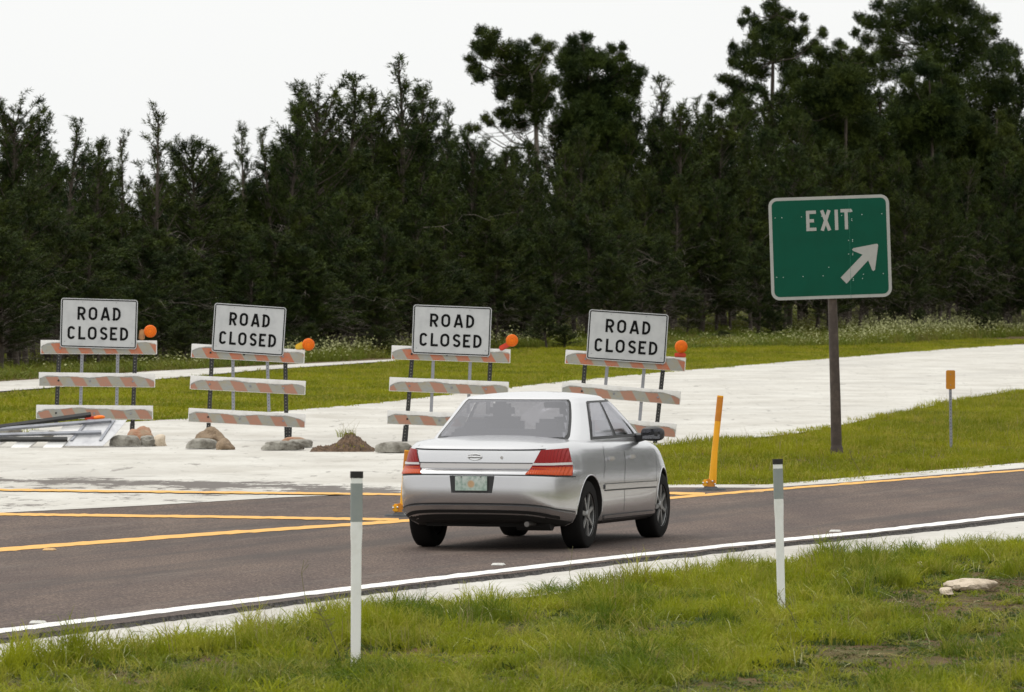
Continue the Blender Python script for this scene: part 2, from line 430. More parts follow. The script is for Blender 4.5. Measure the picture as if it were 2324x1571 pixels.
# painted lines
def line(name, pts, wpx, m, label, dz=.004, wav=.35, taper=True):
    """stripe whose upper and lower edges are given by a centre curve and thickness in print pixels"""
    vs = []; fs = []; x0, x1 = pts[0][0], pts[-1][0]; n = int((x1 - x0) / 14) + 2
    for i, x in enumerate(np.linspace(x0, x1, n)):
        y = ext(pts, x); w = wpx if not hasattr(wpx, '__len__') else float(np.interp(x, [q[0] for q in wpx], [q[1] for q in wpx]))
        e1, e2 = rng.normal(0, wav), rng.normal(0, wav)
        vs += [UA(x, y - w / 2 + e1, dz), UA(x, y + w / 2 + e2, dz)]
    for i in range(n - 1): fs.append((2 * i, 2 * i + 1, 2 * i + 3, 2 * i + 2))
    o = link(name, pydata(name, vs, fs), None, m); tag(o, kind='structure'); return o
line('white_edge_line', [(-900, 1547), (0, 1432), (430, 1379), (874, 1326), (1430, 1261), (1690, 1234), (1980, 1205.5), (2324, 1167), (3300, 1058)],
     [(-900, 12), (0, 9.5), (874, 9), (1430, 7.5), (2324, 6.5)], M['white_line'], '')
line('yellow_edge_line', [(-900, 1312), (0, 1247.5), (430, 1215), (935, 1181), (1240, 1154), (1512, 1131), (1640, 1120), (1760, 1110.5), (2324, 1067), (3300, 990)],
     [(-900, 10), (0, 8.5), (935, 6.5), (1512, 5.5), (1700, 4.5), (2324, 3.2)], M['yellow_line'], '')
line('yellow_gore_line', [(-900, 1157), (0, 1167), (500, 1173), (905, 1179.5)], [(-900, 6), (905, 5.6)], M['yellow_line'], '', dz=.006)
line('yellow_far_line', [(-900, 1100), (0, 1111.5), (450, 1117), (910, 1122), (1250, 1120), (1512, 1119), (1600, 1121)], [(-900, 4.2), (0, 4.4), (910, 4.4), (1600, 5)], M['yellow_line'], '', dz=.006)

# ------------------------------------------------------------------ scattered grass (instanced tufts)
def tuft_mesh(name, nb, rad, h0, h1, wid, m, droop=.35, nseg=2):
    vs = []; fs = []
    for _ in range(nb):
        a = random.random() * 6.283; r = rad * math.sqrt(random.random())
        bx_, by_ = r * math.cos(a), r * math.sin(a)
        h = random.uniform(h0, h1); la = random.random() * 6.283; le = random.uniform(.05, droop) * h * 1.6
        w = wid * random.uniform(.7, 1.3); fa = random.random() * 3.14
        wx, wy = math.cos(fa) * w / 2, math.sin(fa) * w / 2
        k = len(vs)
        for s in range(nseg):
            t = s / nseg; q = 1 - t * .45
            cx = bx_ + math.cos(la) * le * t * t; cy = by_ + math.sin(la) * le * t * t; cz = h * (t - .12 * t * t)
            vs += [(cx - wx * q, cy - wy * q, cz), (cx + wx * q, cy + wy * q, cz)]
        vs.append((bx_ + math.cos(la) * le, by_ + math.sin(la) * le, h * .88 - .3 * le))
        for s in range(nseg - 1): fs.append((k + 2 * s, k + 2 * s + 1, k + 2 * s + 3, k + 2 * s + 2))
        e = k + 2 * (nseg - 1); fs.append((e, e + 1, e + 2))
    me = pydata(name, vs, fs); me.materials.append(m); return me
def source_collection(name, meshes):
    col = bpy.data.collections.new(name)      # never linked to the scene: only feeds the scatter
    for me in meshes: col.objects.link(bpy.data.objects.new(me.name, me))
    return col
def scatter(name, pts, scl, idx, col, cat=None, label=None):
    me = bpy.data.meshes.new(name); n = len(pts)
    me.vertices.add(n); me.vertices.foreach_set('co', np.asarray(pts, np.float32).ravel())
    a = me.attributes.new('scl', 'FLOAT_VECTOR', 'POINT'); a.data.foreach_set('vector', np.asarray(scl, np.float32).ravel())
    a = me.attributes.new('rot', 'FLOAT_VECTOR', 'POINT')
    rt = np.zeros((n, 3), np.float32); rt[:, 2] = rng.random(n) * 6.283; rt[:, 0] = rng.normal(0, .1, n); rt[:, 1] = rng.normal(0, .1, n)
    a.data.foreach_set('vector', rt.ravel())
    a = me.attributes.new('idx', 'INT', 'POINT'); a.data.foreach_set('value', np.asarray(idx, np.int32))
    o = link(name, me); tag(o, label, cat, kind='stuff')
    g = bpy.data.node_groups.new(name, 'GeometryNodeTree')
    g.interface.new_socket('Geometry', in_out='INPUT', socket_type='NodeSocketGeometry')
    g.interface.new_socket('Geometry', in_out='OUTPUT', socket_type='NodeSocketGeometry')
    gi = g.nodes.new('NodeGroupInput'); go = g.nodes.new('NodeGroupOutput')
    ip = g.nodes.new('GeometryNodeInstanceOnPoints'); ci = g.nodes.new('GeometryNodeCollectionInfo')
    ci.inputs['Collection'].default_value = col; ci.inputs['Separate Children'].default_value = True; ci.inputs['Reset Children'].default_value = True
    ip.inputs['Pick Instance'].default_value = True
    def na(nm, ty):
        q = g.nodes.new('GeometryNodeInputNamedAttribute'); q.data_type = ty; q.inputs['Name'].default_value = nm
        return q.outputs[0]
    e2r = g.nodes.new('FunctionNodeEulerToRotation')
    g.links.new(gi.outputs[0], ip.inputs['Points']); g.links.new(ci.outputs[0], ip.inputs['Instance'])
    g.links.new(na('idx', 'INT'), ip.inputs['Instance Index']); g.links.new(na('rot', 'FLOAT_VECTOR'), e2r.inputs[0])
    g.links.new(e2r.outputs[0], ip.inputs['Rotation']); g.links.new(na('scl', 'FLOAT_VECTOR'), ip.inputs['Scale'])
    g.links.new(ip.outputs[0], go.inputs[0])
    md = o.modifiers.new('scatter', 'NODES'); md.node_group = g
    return o
def to_print(X, Y, Z):
    s = F / Y; return CX + X * s, HY + (CAMH - Z) * s
def vnoise(X, Y, sc, seed):
    """smooth value noise"""
    r = np.random.default_rng(seed).random((256, 256))
    x = X * sc + 1000; y = Y * sc + 1000; xi = np.floor(x).astype(int); yi = np.floor(y).astype(int)
    fx = x - xi; fy = y - yi; fx = fx * fx * (3 - 2 * fx); fy = fy * fy * (3 - 2 * fy)
    g = lambda i, j: r[(xi + i) % 256, (yi + j) % 256]
    return (g(0, 0) * (1 - fx) + g(1, 0) * fx) * (1 - fy) + (g(0, 1) * (1 - fx) + g(1, 1) * fx) * fy
def scat_points(x0, x1, y0, y1, dens, inside):
    n = int((x1 - x0) * (y1 - y0) * dens)
    X = rng.uniform(x0, x1, n); Y = rng.uniform(y0, y1, n)
    u, v = to_print(X, Y, np.zeros(n)); k = inside(X, Y, u, v)
    return X[k], Y[k]
vext = np.vectorize(ext, excluded=[0])
def vx(pts, x):
    xs = np.array([p[0] for p in pts], float); ys = np.array([p[1] for p in pts], float)
    r = np.interp(x, xs, ys)
    r = np.where(x < xs[0], ys[0] + (ys[1] - ys[0]) * (x - xs[0]) / (xs[1] - xs[0]), r)
    return np.where(x > xs[-1], ys[-1] + (ys[-1] - ys[-2]) * (x - xs[-1]) / (xs[-1] - xs[-2]), r)

M['leafy'] = m_blade('low_leafy_weed', (.075, .115, .018), (.045, .072, .014), (.15, .17, .05), 1.1)
M['thatch'] = m_blade('brown_thatch', (.15, .105, .055), (.10, .075, .04), (.26, .21, .11), 1.1)
M['straw'] = mat('pale_straw_blade', (.42, .42, .20), .6)
gnear = source_collection('near_tufts', [tuft_mesh('tuft', 24, .08, .10, .26, .006, M['grass_near'], .75, 3) for _ in range(4)]
                          + [tuft_mesh('tuft', 30, .12, .03, .09, .013, M['leafy'], .95, 3) for _ in range(2)]
                          + [tuft_mesh('tuft', 5, .07, .24, .42, .004, M['dry'], .3, 3)]
                          + [tuft_mesh('tuft', 26, .13, .03, .09, .006, M['thatch'], .95, 2)]
                          + [tuft_mesh('tuft', 4, .12, .12, .26, .005, M['straw'], .95, 3)]
                          + [tuft_mesh('tuft', 40, .07, .14, .34, .007, M['grass_near'], .9, 3)])
def scl3(a, b=None):
    b = a if b is None else b
    return np.stack([a, a, b], -1)
# foreground verge
def in_near(X, Y, u, v):
    e = vx(near_edge, u) + 24
    return (v > e + rng.normal(0, 5, len(u)))
X, Y = scat_points(-8, 9, 30, 70, 75, in_near)
n = len(X)
big = vnoise(X, Y * .5, .9, 3); mid = vnoise(X, Y * .6, 2.6, 4)
u, v = to_print(X, Y, 0 * X)
dist = np.clip((v - vx(near_edge, u) - 24) / 130, 0, 1)
fine_ = vnoise(X, Y * .8, 6.0, 14)
h = (.40 + .85 * mid) * (1.15 - .40 * dist) * (.7 + .6 * fine_)
sc_ = big * .75 + .45 * mid - .16 * (dist > .25) - .06 * (dist > .7)
bare = (sc_ < .50) & (dist > .22)
brown = (sc_ < .37) & (dist > .22)
h = np.where(bare, h * .5, h)
edge = dist < .08; h = np.where(edge, h * .8, h)
idx = rng.integers(0, 4, n); q_ = rng.random(n)
idx = np.where(q_ < .10 + .45 * bare + .22 * (dist > .55), rng.integers(4, 6, n), idx); idx = np.where((rng.random(n) < .6) & brown, 7, idx)
idx = np.where(rng.random(n) < .018, 6, idx); idx = np.where(rng.random(n) < .035, 8, idx); idx = np.where((rng.random(n) < .03) & (fine_ > .5), 9, idx)
keep = rng.random(n) > brown * .45
scatter('verge_grass', np.stack([X, Y, 0 * X - .03], -1)[keep], scl3(.8 + .4 * rng.random(n), h)[keep], idx[keep], gnear)
# green island between carriageway and ramp
gmid = source_collection('island_tufts', [tuft_mesh('tuft', 30, .17, .07, .17, .011, M['grass_mid'], .6, 2) for _ in range(4)]
                         + [tuft_mesh('tuft', 3, .08, .22, .38, .007, M['dry'], .3, 2)])
isl_bot = [(1200, 1105), (1520, 1100), (1740, 1104), (1900, 1092), (2324, 1053)]
def isl_top(u): return np.where(u < 1480, 1012 + (1480 - u) * .42, vx(gore_near_r, u)) + 1
def in_isl(X, Y, u, v):
    return (v < vx(isl_bot, u) + rng.normal(0, 1.2, len(u))) & (v > isl_top(u) + rng.normal(0, 3, len(u))) & (u > 1230)
X, Y = scat_points(.2, 26, 65, 200, 13, in_isl)
n = len(X); mid = vnoise(X, Y * .4, .9, 8)
idx = rng.integers(0, 4, n); idx = np.where(rng.random(n) < .03, 4, idx)
h = (.55 + .8 * mid); u, v = to_print(X, Y, 0 * X); h = np.where(v > vx(isl_bot, u) - 8, h * .6, h)
scatter('island_grass', np.stack([X, Y, 0 * X - .03], -1), scl3(.8 + .5 * rng.random(n), h), idx, gmid)
# median between the two ramps
gfar = source_collection('median_tufts', [tuft_mesh('tuft', 34, .28, .05, .14, .022, M['grass_mid'], .6, 2) for _ in range(4)])
med_top = [(-900, 985), (0, 888), (100, 881), (340, 862), (600, 839), (850, 822), (1000, 800), (1500, 790), (2324, 762)]
def in_med(X, Y, u, v):
    return (v < vx(ramp_far, u) + rng.normal(0, .8, len(u))) & (v > vx(med_top, u) + 5 + rng.normal(0, .7, len(u)))
X, Y = scat_points(-26, 30, 85, 300, 7, in_med)
n = len(X); mid = vnoise(X, Y * .3, .6, 9)
scatter('median_grass', np.stack([X, Y, terr_z(X, Y)], -1), scl3(.9 + .5 * rng.random(n), .5 + .9 * mid), rng.integers(0, 4, n), gfar)
# tall weeds with pale flowers at the foot of the forest
def weed_mesh(name, flowers):
    me = tuft_mesh(name, 26, .35, .25, .75, .035, M['weed'], .5, 2)
    if flowers:
        bm = bmesh.new(); bm.from_mesh(me); me.materials.append(M['flower'])
        for _ in range(flowers):
            a = random.random() * 6.28; r = .4 * math.sqrt(random.random()); z = random.uniform(.35, .85)
            c = Vector((r * math.cos(a), r * math.sin(a), z)); s = random.uniform(.012, .026)
            vv = [bm.verts.new(c + Vector((dx * s, random.uniform(-s, s), dz * s))) for dx, dz in ((-1, -1), (1, -1), (1, 1), (-1, 1))]
            f = bm.faces.new(vv); f.material_index = 1
        bm.to_mesh(me); bm.free()
    return me
gweed = source_collection('weed_clumps', [weed_mesh('weed', 0), weed_mesh('weed', 0), weed_mesh('weed', 7), weed_mesh('weed', 10)])
weed_bot = [(-900, 960), (0, 862), (340, 840), (620, 826), (880, 812), (1000, 800), (1300, 800), (1560, 800), (1900, 791), (2324, 771)]
def in_weed(X, Y, u, v):
    return (v < vx(weed_bot, u)) & (v > vx(weed_bot, u) - 60)
X, Y = scat_points(-30, 45, 140, 420, 2.6, in_weed)
n = len(X); u, v = to_print(X, Y, 0 * X)
fl = np.interp(u, [-900, 350, 520, 650, 1100, 1250, 1330, 1560, 1600, 1850, 2000, 2324, 3300], [0, .05, .55, .95, .9, .4, .1, .1, .1, .4, .9, .7, .3])
ht = np.interp(u, [-900, 300, 520, 700, 1100, 1300, 1600, 1900, 2050, 2250, 2324, 3300], [.5, .5, .6, .85, .85, .7, .4, .6, 1.15, 1.05, .8, .8])
idx = np.where(rng.random(n) < fl, rng.integers(2, 4, n), rng.integers(0, 2, n))
scatter('flowering_weeds', np.stack([X, Y, terr_z(X, Y)], -1), scl3(1 + .5 * rng.random(n), ht * (.6 + .7 * rng.random(n))), idx, gweed)

# ------------------------------------------------------------------ the forest
def needles(tp, td, K=19, ln=.155, wd=.033, spread=.8):
    """K needle blades round every twig tip; returns separate triangles"""
    T = len(tp); tp = np.repeat(tp, K, 0); td = np.repeat(td, K, 0); n = len(tp)
    r = rng.normal(size=(n, 3)); r /= np.linalg.norm(r, axis=1)[:, None]
    d = td * .75 + r * spread; d /= np.linalg.norm(d, axis=1)[:, None]
    base = tp - td * (rng.random(n) * .34)[:, None] + r * .03
    q = np.cross(d, rng.normal(size=(n, 3))); q /= np.linalg.norm(q, axis=1)[:, None]
    L = (ln * (.7 + .6 * rng.random(n)))[:, None]
    v = np.empty((n, 3, 3)); v[:, 0] = base - q * wd / 2; v[:, 1] = base + q * wd / 2; v[:, 2] = base + d * L
    return v.reshape(-1, 3)
class Sticks:
    def __init__(s): s.v = []; s.f = []
    def add(s, pts, r0, r1, n=3):
        pts = [np.array(p, float) for p in pts]; k0 = len(s.v)
        for i, p in enumerate(pts):
            t = pts[min(i + 1, len(pts) - 1)] - pts[max(i - 1, 0)]; t = t / (np.linalg.norm(t) + 1e-9)
            a = np.array([1., 0, 0]) if abs(t[0]) < .8 else np.array([0, 1., 0])
            u = np.cross(t, a); u /= np.linalg.norm(u); w = np.cross(t, u)
            r = r0 + (r1 - r0) * i / (len(pts) - 1)
            for k in range(n):
                an = 2 * math.pi * k / n; s.v.append(p + u * r * math.cos(an) + w * r * math.sin(an))
        for i in range(len(pts) - 1):
            for k in range(n):
                a = k0 + i * n + k; b = k0 + i * n + (k + 1) % n; s.f.append((a, b, b + n, a + n))
    def mesh(s, name): return pydata(name, s.v, s.f, True)
DEAD = {}
def grown_tree(seed, H=10.0, width=4.2, h0=.06, shape='cone', nb=95, per=7.5, asc=(25, 60), K=19, dead=7):
    """trunk with ascending limbs, needles along their outer part"""
    global rng
    rg = np.random.default_rng(seed); st = Sticks()
    lean = rg.normal(0, .25, 2)
    def trunk(h): t = h / H; return np.array([lean[0] * t * t + .1 * math.sin(t * 5 + seed), lean[1] * t * t + .1 * math.cos(t * 4 + seed), h])
    st.add([trunk(H * k / 9) for k in range(10)], .012 * H + .02, .015, 6)
    tp = []; td = []
    for i in range(nb):
        t = h0 + (1 - h0) * ((i + rg.random()) / nb) ** .92
        if shape == 'cone': pr = (1 - t) ** .75 * .95 + .07
        elif shape == 'round': pr = math.sqrt(max(0, 1 - ((t - .55) / .5) ** 2)) * .9 + .1
        elif shape == 'spire': pr = (1 - t) ** .9 * .8 + .15
        else: pr = (.35 + .65 * math.sin(math.pi * min(1, (t * .9 + .1)))) * .9
        L = width / 2 * pr * rg.uniform(.55, 1.25) + .2
        az_ = rg.random() * 6.283; e = R(asc[0] + (asc[1] - asc[0]) * t + rg.normal(0, 9))
        o = trunk(t * H * .985); d = np.array([math.cos(az_) * math.cos(e), math.sin(az_) * math.cos(e), math.sin(e)])
        pts = [o + d * L * q + np.array([0, 0, .12 * L * q * q]) for q in (0, .35, .7, 1)]
        st.add(pts, .018 + .012 * L, .006)
        m = max(3, int(L * per))
        for _ in range(m):
            q = 1 - .72 * rg.random() ** 1.3
            j = rg.normal(size=3); j /= np.linalg.norm(j)
            dd = d * .6 + j * .8 + np.array([0, 0, .45]); dd /= np.linalg.norm(dd)
            p = o + d * L * q + np.array([0, 0, .12 * L * q * q])
            tp.append(p + dd * rg.uniform(.1, .42) * (.4 + .6 * min(1, L))); td.append(dd)
    sd = Sticks()
    for i in range(dead):
        t = rg.uniform(.05, .55); az_ = rg.random() * 6.283; L = width / 2 * rg.uniform(.8, 1.15); e = R(rg.uniform(-10, 25))
        d = np.array([math.cos(az_) * math.cos(e), math.sin(az_) * math.cos(e), math.sin(e)])
        w1, w2 = rg.normal(0, .12, 3), rg.normal(0, .16, 3); o = trunk(t * H); Z3 = np.array([0, 0, 1.])
        P = [o, o + d * L * .3 + Z3 * .05 * L, o + d * L * .55 + w1 + Z3 * .12 * L, o + d * L * .8 + w2 + Z3 * .08 * L, o + d * L * 1.05 + w2 - Z3 * .1 * L]
        sd.add(P, .022, .007)
        for _ in range(4):
            e_ = P[rg.integers(1, 5)]; sd.add([e_, e_ + d * .2 + rg.normal(0, .22, 3), e_ + d * .35 + rg.normal(0, .35, 3)], .010, .004)
    save = rng; rng = rg; nv = needles(np.array(tp), np.array(td), K); rng = save
    tm = st.mesh('trunk'); DEAD[tm.name] = sd.mesh('dead_limbs')
    return tm, np_tris('crown', nv, 3)
def clump_tree(name, d, trunk_px, clumps, conv, label, dead_px=(), z0=None, dens=150, depth=1.0, K=18, mat_c=None, group='pine trees of the forest edge'):
    """a pine whose foliage masses were measured on the print; each mass is a real ball of twigs at its own depth"""
    tpx = [conv(*p) for p in trunk_px]
    d += 22
    base = V(tpx[0][0], 800, d); z0 = float(terr_z(np.array(base.x), np.array(base.y))) if z0 is None else z0
    root = empty(name, (base.x, base.y, z0), 0, label, 'pine tree', group)
    loc = np.array([base.x, base.y, z0]); st = Sticks()
    tw = [np.array([base.x, base.y, z0])] + [np.array(V(x, y, d)) for x, y in tpx[1:]]
    st.add([p - loc for p in tw], .02 * len(tw) + .07, .03, 6)
    tp = []; td = []
    W_ = max(c[0] for c in clumps) - min(c[0] for c in clumps)
    for c in clumps:
        x, y = conv(c[0], c[1]); r = c[2] * conv.s * px(d) * .98
        cx, cz = V(x, y, d).x, V(x, y, d).z
        off = rng.normal(0, 1) * .28 * W_ * conv.s * px(d) * depth
        ctr = np.array([cx, d + off, cz])
        # limb to the mass
        k = min(range(len(tw)), key=lambda q: abs(tw[q][2] - (cz - .9)) + .3 * abs(tw[q][0] - cx)); o = tw[k]
        md = (o + ctr) / 2 + np.array([0, 0, -.12 * np.linalg.norm(ctr - o)])
        st.add([o - loc, md - loc, ctr - loc], .05, .012)
        n = max(16, int(dens * r * r * 3.4))
        q = rng.normal(size=(n, 3)); q /= np.linalg.norm(q, axis=1)[:, None]
        rad = r * (.25 + .85 * rng.random(n) ** .8)
        sq = np.array([1, 1.1, .85])
        p = ctr + q * rad[:, None] * sq
        dd = q * .7 + rng.normal(size=(n, 3)) * .45 + np.array([0, 0, .5]); dd /= np.linalg.norm(dd, axis=1)[:, None]
        tp.append(p); td.append(dd)
        for _ in range(5):
            e = p[rng.integers(0, n)]; st.add([ctr - loc, e - loc], .014, .005)
    for x, y, dx, dy in dead_px:
        a = np.array(V(*conv(x, y), d)); b = np.array(V(*conv(x + dx, y + dy), d + rng.normal(0, .6)))
        st.add([a - loc, (a + b) / 2 - loc + np.array([0, 0, -.08]), b - loc], .03, .006)
        for _ in range(3):
            t = rng.uniform(.4, .95); e = a + (b - a) * t; st.add([e - loc, e - loc + rng.normal(0, .28, 3)], .01, .004)
    nv = needles(np.concatenate(tp), np.concatenate(td), K) - loc
    link('trunk', st.mesh('trunk'), root, M['deadwood'] if len(dead_px) > 9 else M['bark'])
    link('crown', np_tris('crown', nv, 3), root, mat_c or M['needle'])
    return root
def mkconv(x0, y0, s):
    f = lambda x, y: (x0 + x * s, y0 + y * s)
    class Q:
        def __init__(q): q.s = s
        def __call__(q, x, y): return f(x, y)
    return Q()
c2 = mkconv(953.4, 0, 1 / 3.25); c3 = mkconv(1509.6, 0, 1 / 2.824)
GP = 'pine trees of the forest edge'
dead = [(850, 880 + 26 * k, (-1) ** k * rng.uniform(60, 190), rng.uniform(-10, 90)) for k in range(26)]
dead += [(800, 960, -380, 60), (800, 940, -370, 50), (700, 980, -60, 90), (820, 880, -300, 60)]
clump_tree('tall_pine', 262, [(840, 2600), (840, 1600), (860, 1100), (850, 800), (820, 560), (700, 380)],
    [(450, 230, 60), (520, 290, 90), (410, 330, 55), (480, 380, 100), (620, 380, 110), (740, 380, 100), (370, 430, 50), (400, 500, 70),
     (450, 560, 70), (600, 520, 100), (720, 500, 110), (860, 290, 55), (940, 350, 70), (880, 420, 90), (830, 540, 110), (620, 640, 90),
     (740, 640, 110), (900, 640, 120), (600, 700, 60), (780, 740, 110), (920, 760, 110), (990, 600, 70), (720, 800, 90), (620, 820, 60),
     (580, 830, 50), (480, 870, 45), (520, 900, 40), (640, 900, 70), (740, 900, 80), (860, 860, 80), (360, 940, 45), (420, 940, 35)], c2,
    'tall pine leaning left, ragged crown over bare grey limbs, left of the rounded one', dead, dens=135)
clump_tree('tall_pine', 266, [(1230, 2600), (1230, 1500), (1240, 1000), (1250, 600), (1200, 330)],
    [(1130, 300, 60), (1220, 280, 60), (1100, 380, 90), (1200, 380, 110), (1260, 460, 120), (1060, 440, 80), (1130, 520, 130), (1350, 400, 60),
     (1410, 360, 50), (1490, 340, 40), (1480, 420, 60), (1400, 480, 90), (1530, 500, 70), (1620, 530, 60), (1500, 580, 120), (1380, 620, 130),
     (1600, 600, 60), (1580, 660, 70), (1240, 650, 140), (1150, 700, 120), (1100, 640, 90), (1400, 760, 140), (1250, 800, 150), (1100, 850, 130),
     (1500, 780, 110), (1350, 920, 150), (1200, 1000, 150), (1450, 950, 130), (1050, 950, 100), (1300, 1100, 140), (1500, 1100, 120), (1130, 1120, 120)], c2,
    'broad full pine with rounded green crown, right one of the highest central pair')
clump_tree('tall_pine', 297, [(680, 2200), (680, 1200), (685, 700), (690, 400), (715, 100), (700, -120)],
    [(530, 60, 40), (500, 130, 50), (560, 130, 50), (600, 190, 70), (680, 40, 70), (720, 100, 90), (790, 90, 60), (700, 200, 110), (800, 200, 80),
     (880, 120, 35), (900, 180, 50), (860, 230, 60), (1020, 180, 30), (990, 230, 40), (960, 280, 50), (920, 310, 60), (560, 240, 60), (430, 290, 40),
     (460, 340, 60), (540, 330, 90), (640, 330, 100), (780, 330, 110), (440, 400, 50), (520, 430, 90), (620, 450, 80), (800, 430, 90), (360, 500, 40),
     (420, 520, 60), (500, 540, 80), (590, 560, 70), (300, 620, 40), (360, 660, 60), (450, 640, 80), (280, 690, 40), (700, -60, 60), (520, 740, 100), (680, 860, 110)], c3,
    'tall upswept pine with feathery ascending limbs, above and left of the exit sign', dens=120)
clump_tree('tall_pine', 328, [(1800, 2200), (1790, 1200), (1780, 700), (1760, 300), (1740, -100)],
    [(1380, 20, 60), (1460, 60, 80), (1260, 100, 50), (1300, 150, 70), (1240, 190, 45), (1380, 150, 80), (1330, 230, 70), (1420, 250, 90), (1500, 160, 90),
     (1400, 340, 80), (1560, 80, 100), (1660, 60, 110), (1780, 40, 110), (1900, 40, 110), (2000, 60, 80), (2060, 120, 80), (2120, 110, 50), (2100, 200, 60),
     (1650, 200, 140), (1800, 200, 140), (1950, 220, 140), (2050, 300, 110), (1500, 330, 100), (1420, 450, 90), (1700, 380, 150), (1900, 400, 160),
     (2100, 400, 130), (2180, 300, 80), (2250, 320, 60), (2250, 420, 70), (2270, 500, 60), (2200, 520, 90), (1800, 520, 130), (1500, 480, 90),
     (2000, 560, 150), (1600, -60, 150), (1850, -80, 150), (2150, 600, 120), (1900, 700, 150), (1700, 640, 120)], c3,
    'biggest darkest pine, wide dense crown cut by the top of the picture at right', dens=105)
clump_tree('pine_tree', 288, [(1150, 2200), (1150, 1200), (1160, 700), (1150, 400)],
    [(1000, 340, 70), (1100, 290, 40), (1160, 290, 30), (1240, 330, 60), (1100, 380, 100), (1230, 400, 100), (1330, 380, 70), (1000, 450, 100),
     (880, 450, 80), (800, 500, 80), (1150, 500, 140), (1290, 500, 80), (900, 580, 120), (1050, 620, 150), (1200, 650, 140), (780, 620, 90), (1310, 640, 60),
     (800, 760, 110), (950, 800, 150), (1120, 800, 150), (1280, 800, 110), (1000, 950, 150), (1200, 960, 140)], c3,
    'mid green bushy pine directly behind and above the green exit sign')
clump_tree('pine_tree', 302, [(1720, 2200), (1720, 1200), (1700, 700), (1690, 450)],
    [(1680, 380, 60), (1620, 440, 60), (1720, 460, 70), (1560, 520, 70), (1830, 520, 60), (1880, 570, 50), (1700, 570, 100), (1580, 620, 90),
     (1790, 650, 120), (1650, 740, 130), (1500, 780, 110), (1800, 820, 140), (1600, 900, 150)], c3,
    'slim lighter green pine in front of the biggest dark pine, with rounded tufted tips')
clump_tree('pine_tree', 314, [(2120, 2200), (2130, 1300), (2120, 900), (2130, 700)],
    [(1900, 700, 60), (1940, 760, 90), (1860, 820, 80), (2010, 820, 100), (1930, 900, 130), (2140, 740, 40), (2160, 830, 60), (2220, 930, 70), (2100, 950, 110), (1990, 1030, 130),
     (2170, 1060, 110), (2260, 1080, 80), (2060, 1180, 140), (1900, 1100, 110), (2240, 1250, 110)], c3,
    'yellowish green young pine at the right edge, with thin pale limbs showing', dead_px=[(2130, 1150, -200, -60), (2130, 1250, -260, 60), (2130, 1100, 120, -80), (2130, 1350, -180, 40), (2130, 1420, 130, -90)])

TOPZ = {}
def add_tree(tr, cr, x, ytop, d, wscale, name, label, group, Hm=10.0, mat_c=None):
    b = V(x, 800, d); z = float(terr_z(np.array(b.x), np.array(b.y)))
    H = CAMH + (HY - ytop) / F * d - z
    if cr.name not in TOPZ: TOPZ[cr.name] = max(v.co.z for v in cr.vertices)
    s = H / (TOPZ[cr.name] - .1)
    root = empty(name, (b.x, b.y, z), random.random() * 6.28, label, 'pine tree', group)
    wscale *= 1.0 if 'shaded body' in label else 1.55
    root.scale = (s * wscale, s * wscale, s)
    link('trunk', tr, root, M['bark']); link('crown', cr, root, mat_c or M['needle']); tag(link('dead_limbs', DEAD[tr.name], root, M['deadwood']), kind='stuff')
    return root
T_spire = [grown_tree(11, shape='spire', width=3.4, nb=80, per=7), grown_tree(12, shape='spire', width=3.0, nb=75, per=7.5, asc=(35, 65))]
T_cone = [grown_tree(21, shape='cone', width=4.6, nb=140), grown_tree(22, shape='cone', width=4.2, nb=130, asc=(30, 55)), grown_tree(23, shape='cone', width=5.0, nb=145)]
T_round = [grown_tree(31, shape='round', width=3.8, nb=115, h0=.15), grown_tree(32, shape='full', width=4.0, nb=125, h0=.08)]
T_open = [grown_tree(41, shape='spire', width=4.2, nb=42, per=6.5, h0=.2, asc=(45, 68)), grown_tree(42, shape='cone', width=3.8, nb=44, per=6, h0=.25, asc=(40, 65))]
T_full = [grown_tree(51, shape='full', width=5.2, nb=135, h0=.14, per=8.5, dead=26), grown_tree(52, shape='cone', width=5.6, nb=140, h0=.16, per=8.5, dead=26), grown_tree(53, shape='full', width=4.8, nb=135, h0=.12, per=9, dead=22)]
def tl(x): return float(np.interp(x, [-1200, 0, 600, 1160, 1900, 2324, 3400], [150, 196, 232, 262, 303, 340, 400]))
